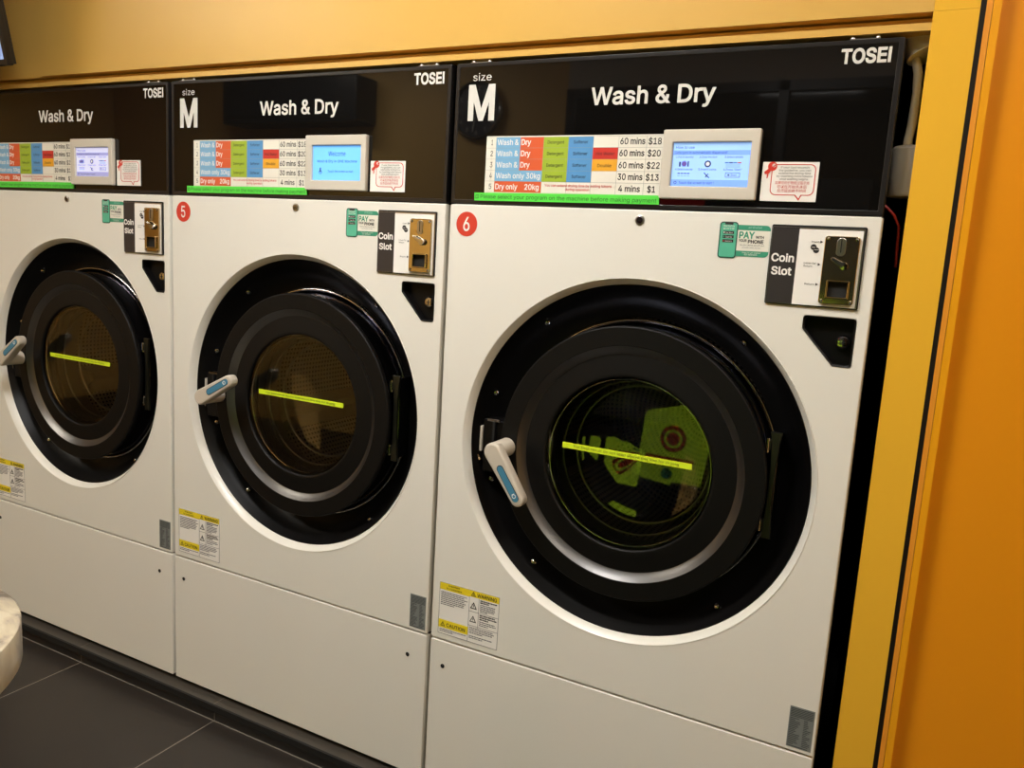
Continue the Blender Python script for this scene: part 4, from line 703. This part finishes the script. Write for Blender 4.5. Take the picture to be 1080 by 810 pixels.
# room behind the camera
YB1=mat('back_wall_ochre',(226,186,112),.5); NIGHT=mat('night_glass',(10,11,13),.05)
b=MB(); b.box(XL,-1.12,YB-.05,YB,0,ZC,YB1); b.box(-1.12,XR,YB-.05,YB,2.35,ZC,mat('bulkhead_grey',(190,186,180),.5)); struct(b,'wall_back')
b=MB(); b.box(-1.12,XR,YB-.05,YB-.03,0,2.35,NIGHT)
for x in (-1.12,.1,1.3,XR-.05): b.box(x,x+.05,YB-.03,YB+.01,0,2.35,FRAMEB)
b.box(-1.12,XR,YB-.03,YB+.01,2.30,2.35,FRAMEB); b.box(-1.12,XR,YB-.03,YB+.01,0,.08,FRAMEB); struct(b,'window_1')
b=MB(); b.box(XL-.05,XL,YB,1.4,0,ZC,YB1); struct(b,'wall_left')
b=MB(); b.box(XR,XR+.05,YB,1.4,0,ZC,YB1); struct(b,'wall_end')

# ceiling lights
def ceiling_light(x,y,w,d,e,label,col=(255,246,232)):
    t=empty('ceiling_light',(x,y,ZC),label,'ceiling light','ceiling light panels')
    f=MB(); f.box(-w/2-.02,w/2+.02,-d/2-.02,-d/2,-.035,0,PW); f.box(-w/2-.02,w/2+.02,d/2,d/2+.02,-.035,0,PW); f.box(-w/2-.02,-w/2,-d/2,d/2,-.035,0,PW); f.box(w/2,w/2+.02,-d/2,d/2,-.035,0,PW); f.build('frame',t)
    g=MB(); mm=mat('diffuser_%d'%int(e*10),col,.5,emit=e); g.box(-w/2,w/2,-d/2,d/2,-.030,-.004,mm); g.build('diffuser',t)
ceiling_light(-.10,-1.00,.75,.28,68,'long bright ceiling light panel above the washing machines',(255,252,248))
ceiling_light(-2.6,-2.0,1.3,.281,46,'ceiling light panel above the far left end of the room',(255,246,230))
ceiling_light(1.55,-1.25,.9,.282,34,'ceiling light panel near the orange wall panel',(255,246,230))

# ------------------------------------------------------------------ television top left
tv=empty('television',(-1.364,-.15,1.814),'slim black television tilted forward, bottom corner at the top left edge','television')
tv.rotation_euler=(radians(10.6),0,0)
# local: x left is negative, z up along the screen, y depth
b=MB(); b.plate([rrect(-1.15,0,0,.66,.004),rrect(-1.136,-.014,.016,.644,.001)],-.006,.012,mat('tv_black',(16,16,18),.35),.0015); b.box(-1.15,-.004,.008,.022,.004,.656,mat('tv_back',(14,14,15),.4)); b.build('tv_frame',tv)
b=MB(); b.box(-1.136,-.014,.0,.011,.016,.644,mat('tv_screen_lit',(140,165,214),.3,emit=.6)); lab(b.build('tv_screen',tv),'lit pale blue screen')
b=MB(); b.box(-.70,-.45,.022,.055,.12,.45,FRAMEB); b.box(-.64,-.51,.05,.158,.20,.26,FRAMEB); b.build('tv_bracket',tv)

# ------------------------------------------------------------------ marble table bottom left
def marble():
    m=mat('marble_laminate',(200,188,160),.3,spec=.5); N,L=nodes(m); b=N['Principled BSDF']
    tc=N.new('ShaderNodeTexCoord'); mp=N.new('ShaderNodeMapping'); mp.inputs['Rotation'].default_value=(0,0,.7); mp.inputs['Scale'].default_value=(1,1.4,.3); L.new(tc.outputs['Object'],mp.inputs[0])
    n=N.new('ShaderNodeTexNoise'); n.inputs['Scale'].default_value=11; n.inputs['Detail'].default_value=7; n.inputs['Distortion'].default_value=.9; L.new(mp.outputs[0],n.inputs['Vector'])
    r=N.new('ShaderNodeValToRGB'); e=r.color_ramp.elements; e[0].position=.40; e[0].color=(*lin((116,106,92)),1); e[1].position=.62; e[1].color=(*lin((206,196,172)),1)
    k=e.new(.48); k.color=(*lin((176,164,146)),1); k=e.new(.52); k.color=(*lin((190,178,152)),1)
    L.new(n.outputs['Fac'],r.inputs[0]); L.new(r.outputs[0],b.inputs['Base Color']); return m
MAR=marble()
tb=empty('round_table',(-.53,-1.027,0),'round marble-patterned table with a deep edge at the lower left','table')
RX=Matrix(((1,0,0,0),(0,0,1,0),(0,1,0,0),(0,0,0,1)))
TT=.700; TK=.074
b=MB(); b.lathe(0,0,[(.0001,TT),(.3005,TT),(.3035,TT-.0015),(.3045,TT-.004),(.3045,TT-TK+.004),(.302,TT-TK),(.0001,TT-TK)],MAR,96,RX); b.build('tabletop',tb)
b=MB(); b.lathe(0,0,[(.0001,TT-TK),(.035,TT-TK),(.035,.03),(.0001,.03)],FRAMEB,24,RX); b.build('pedestal',tb)
b=MB(); b.lathe(0,0,[(.0001,.03),(.06,.028),(.20,.012),(.205,0),(.0001,0)],FRAMEB,48,RX); b.build('base',tb)

# ------------------------------------------------------------------ pipes and cable in the gap beside machine 6
PVC=mat('pvc_grey_white',(232,226,214),.45)
b=MB(); b.tube([(.80,.25,1.85),(.85,.17,1.845),(.885,.10,1.825),(.910,.068,1.797),(.922,.062,1.765)],[.034,.034,.036,.036,.034],PVC,24); b.tube([(.885,.10,1.825),(.890,.094,1.819)],.041,PVC,24)
o=b.build('drain_pipe'); o['label']='thick white plastic pipe elbow above the gap beside machine 6'; o['category']='pipe'
b=MB(); b.tube([(.900,.075,1.772),(.905,.06,1.757),(.9105,.06,1.735),(.9125,.06,1.70),(.9115,.06,1.65),(.909,.06,1.625),(.909,.06,1.598)],.0075,PVC,14)
o=b.build('hose'); o['label']='thin grey hose curving down the gap beside machine 6'; o['category']='hose'
RYc=Matrix(((1,0,0,.918),(0,0,1,.072),(0,1,0,0),(0,0,0,1)))
b=MB(); b.lathe(0,0,[(.0001,1.612),(.030,1.612),(.036,1.606),(.036,1.530),(.032,1.524),(.0001,1.524)],mat('filter_grey_plastic',(172,168,160),.4),32,RYc)
o=b.build('pipe_canister'); o['label']='grey cylindrical canister under the thin hose beside machine 6'; o['category']='canister'
b=MB(); b.tube([(.868,.06,1.510),(.885,.058,1.508),(.902,.06,1.492),(.912,.062,1.472),(.915,.07,1.40)],.0022,mat('red_cable_sheath',(176,40,34),.4),8)
o=b.build('cable'); o['label']='thin red cable below the grey canister beside machine 6'; o['category']='cable'

# ------------------------------------------------------------------ things behind the camera that the gloss and glass mirror
ck=empty('wall_clock',(-1.72,YB+.02,2.24),'round dark-faced wall clock on the ochre wall behind the camera','clock')
RY=Matrix.Rotation(pi,4,'Z')
b=MB(); b.lathe(0,0,[(.175,0),(.178,-.03),(.170,-.035),(.162,-.03),(.162,-.012)],STEEL,64,RY); b.build('clock_rim',ck)
b=MB(); b.lathe(0,0,[(.163,-.012),(.0001,-.012)],mat('clock_face',(26,32,52),.4),64,RY); fc=b.build('clock_face',ck)
b=MB()
for k in range(1,13):
    a=radians(90-30*k); b.text(str(k),.132*cos(a),.132*sin(a)-.013,.026,PW,-.014,align='C',M=RY)
b.build('clock_numerals',ck)
b=MB(); b.box(-.003,.003,-.018,-.016,-.02,.09,PW,RY@Matrix.Rotation(radians(40),4,'Y')); b.box(-.002,.002,-.021,-.019,-.02,.13,PW,RY@Matrix.Rotation(radians(170),4,'Y')); b.build('clock_hand',ck)
ac=empty('air_conditioner',(-3.12,YB,2.16),'dark wall-mounted air conditioner on the ochre wall','air conditioner')
b=MB(); b.bbox(-.6,.6,0,.22,0,.30,mat('ac_dark',(36,38,44),.3),.02); b.build('housing',ac)
b=MB(); b.box(-.55,.55,.22,.228,.03,.06,PURE); b.build('louvre',ac)
vm=empty('vending_machine',(.10,YB+.02,0),'lime green detergent vending machine behind the camera','vending machine')
b=MB(); b.box(-.55,.55,.0,.50,.06,1.80,mat('vending_body',(32,34,32),.4)); b.box(-.50,.50,.02,.48,0,.06,PURE); b.build('housing',vm)
LG=mat('vending_panel_lit',(158,190,40),.35,emit=1.15)
b=MB(); b.box(-.50,.50,.50,.504,.20,1.30,PURE)
b.plate([rounded([(-.45,.24),(-.10,.20),(-.06,.50),(-.20,.66),(-.42,.60)],.04)],.504,.508,LG); b.plate([rounded([(-.02,.26),(.16,.22),(.20,.44),(.05,.52)],.03)],.504,.508,LG); b.plate([rounded([(.26,.24),(.46,.28),(.44,.62),(.30,.56)],.03)],.504,.508,LG)
b.plate([rounded([(-.44,.98),(-.12,.94),(.02,1.10),(-.16,1.22),(-.40,1.20)],.04)],.504,.508,LG); b.plate([rounded([(.12,.96),(.46,.98),(.48,1.20),(.20,1.24)],.04)],.504,.508,LG)
b.plate([circle(-.26,.47,.07,24),circle(-.26,.47,.05,24)],.508,.512,RED,0); b.plate([circle(-.26,.47,.035,20)],.508,.512,RED,0); b.box(-.40,-.14,.508,.512,.35,.37,RED); b.plate([circle(-.28,.28,.03,20)],.508,.512,TEAL,0); b.plate([circle(.30,1.10,.06,24)],.508,.512,PURE,0)
lab(b.build('front_panel',vm),'lit lime green front panel')
b=MB(); b.box(-.55,-.20,.50,.510,1.64,1.73,mat('vending_header',(150,30,28),.4,emit=.6)); lab(b.build('header_panel',vm),'dark red lit header')
b=MB(); b.bbox(-.25,.25,.50,.52,.10,.24,FRAMEB,.01); b.build('dispensing_flap',vm)

# ------------------------------------------------------------------ world and view
w=bpy.data.worlds.new('w'); sc.world=w; w.use_nodes=True
w.node_tree.nodes['Background'].inputs[0].default_value=(.9,.85,.75,1); w.node_tree.nodes['Background'].inputs[1].default_value=.05
sc.view_settings.view_transform='Standard'; sc.view_settings.look='None'; sc.view_settings.gamma=1; sc.view_settings.use_curve_mapping=False
sc.view_settings.exposure=0.0
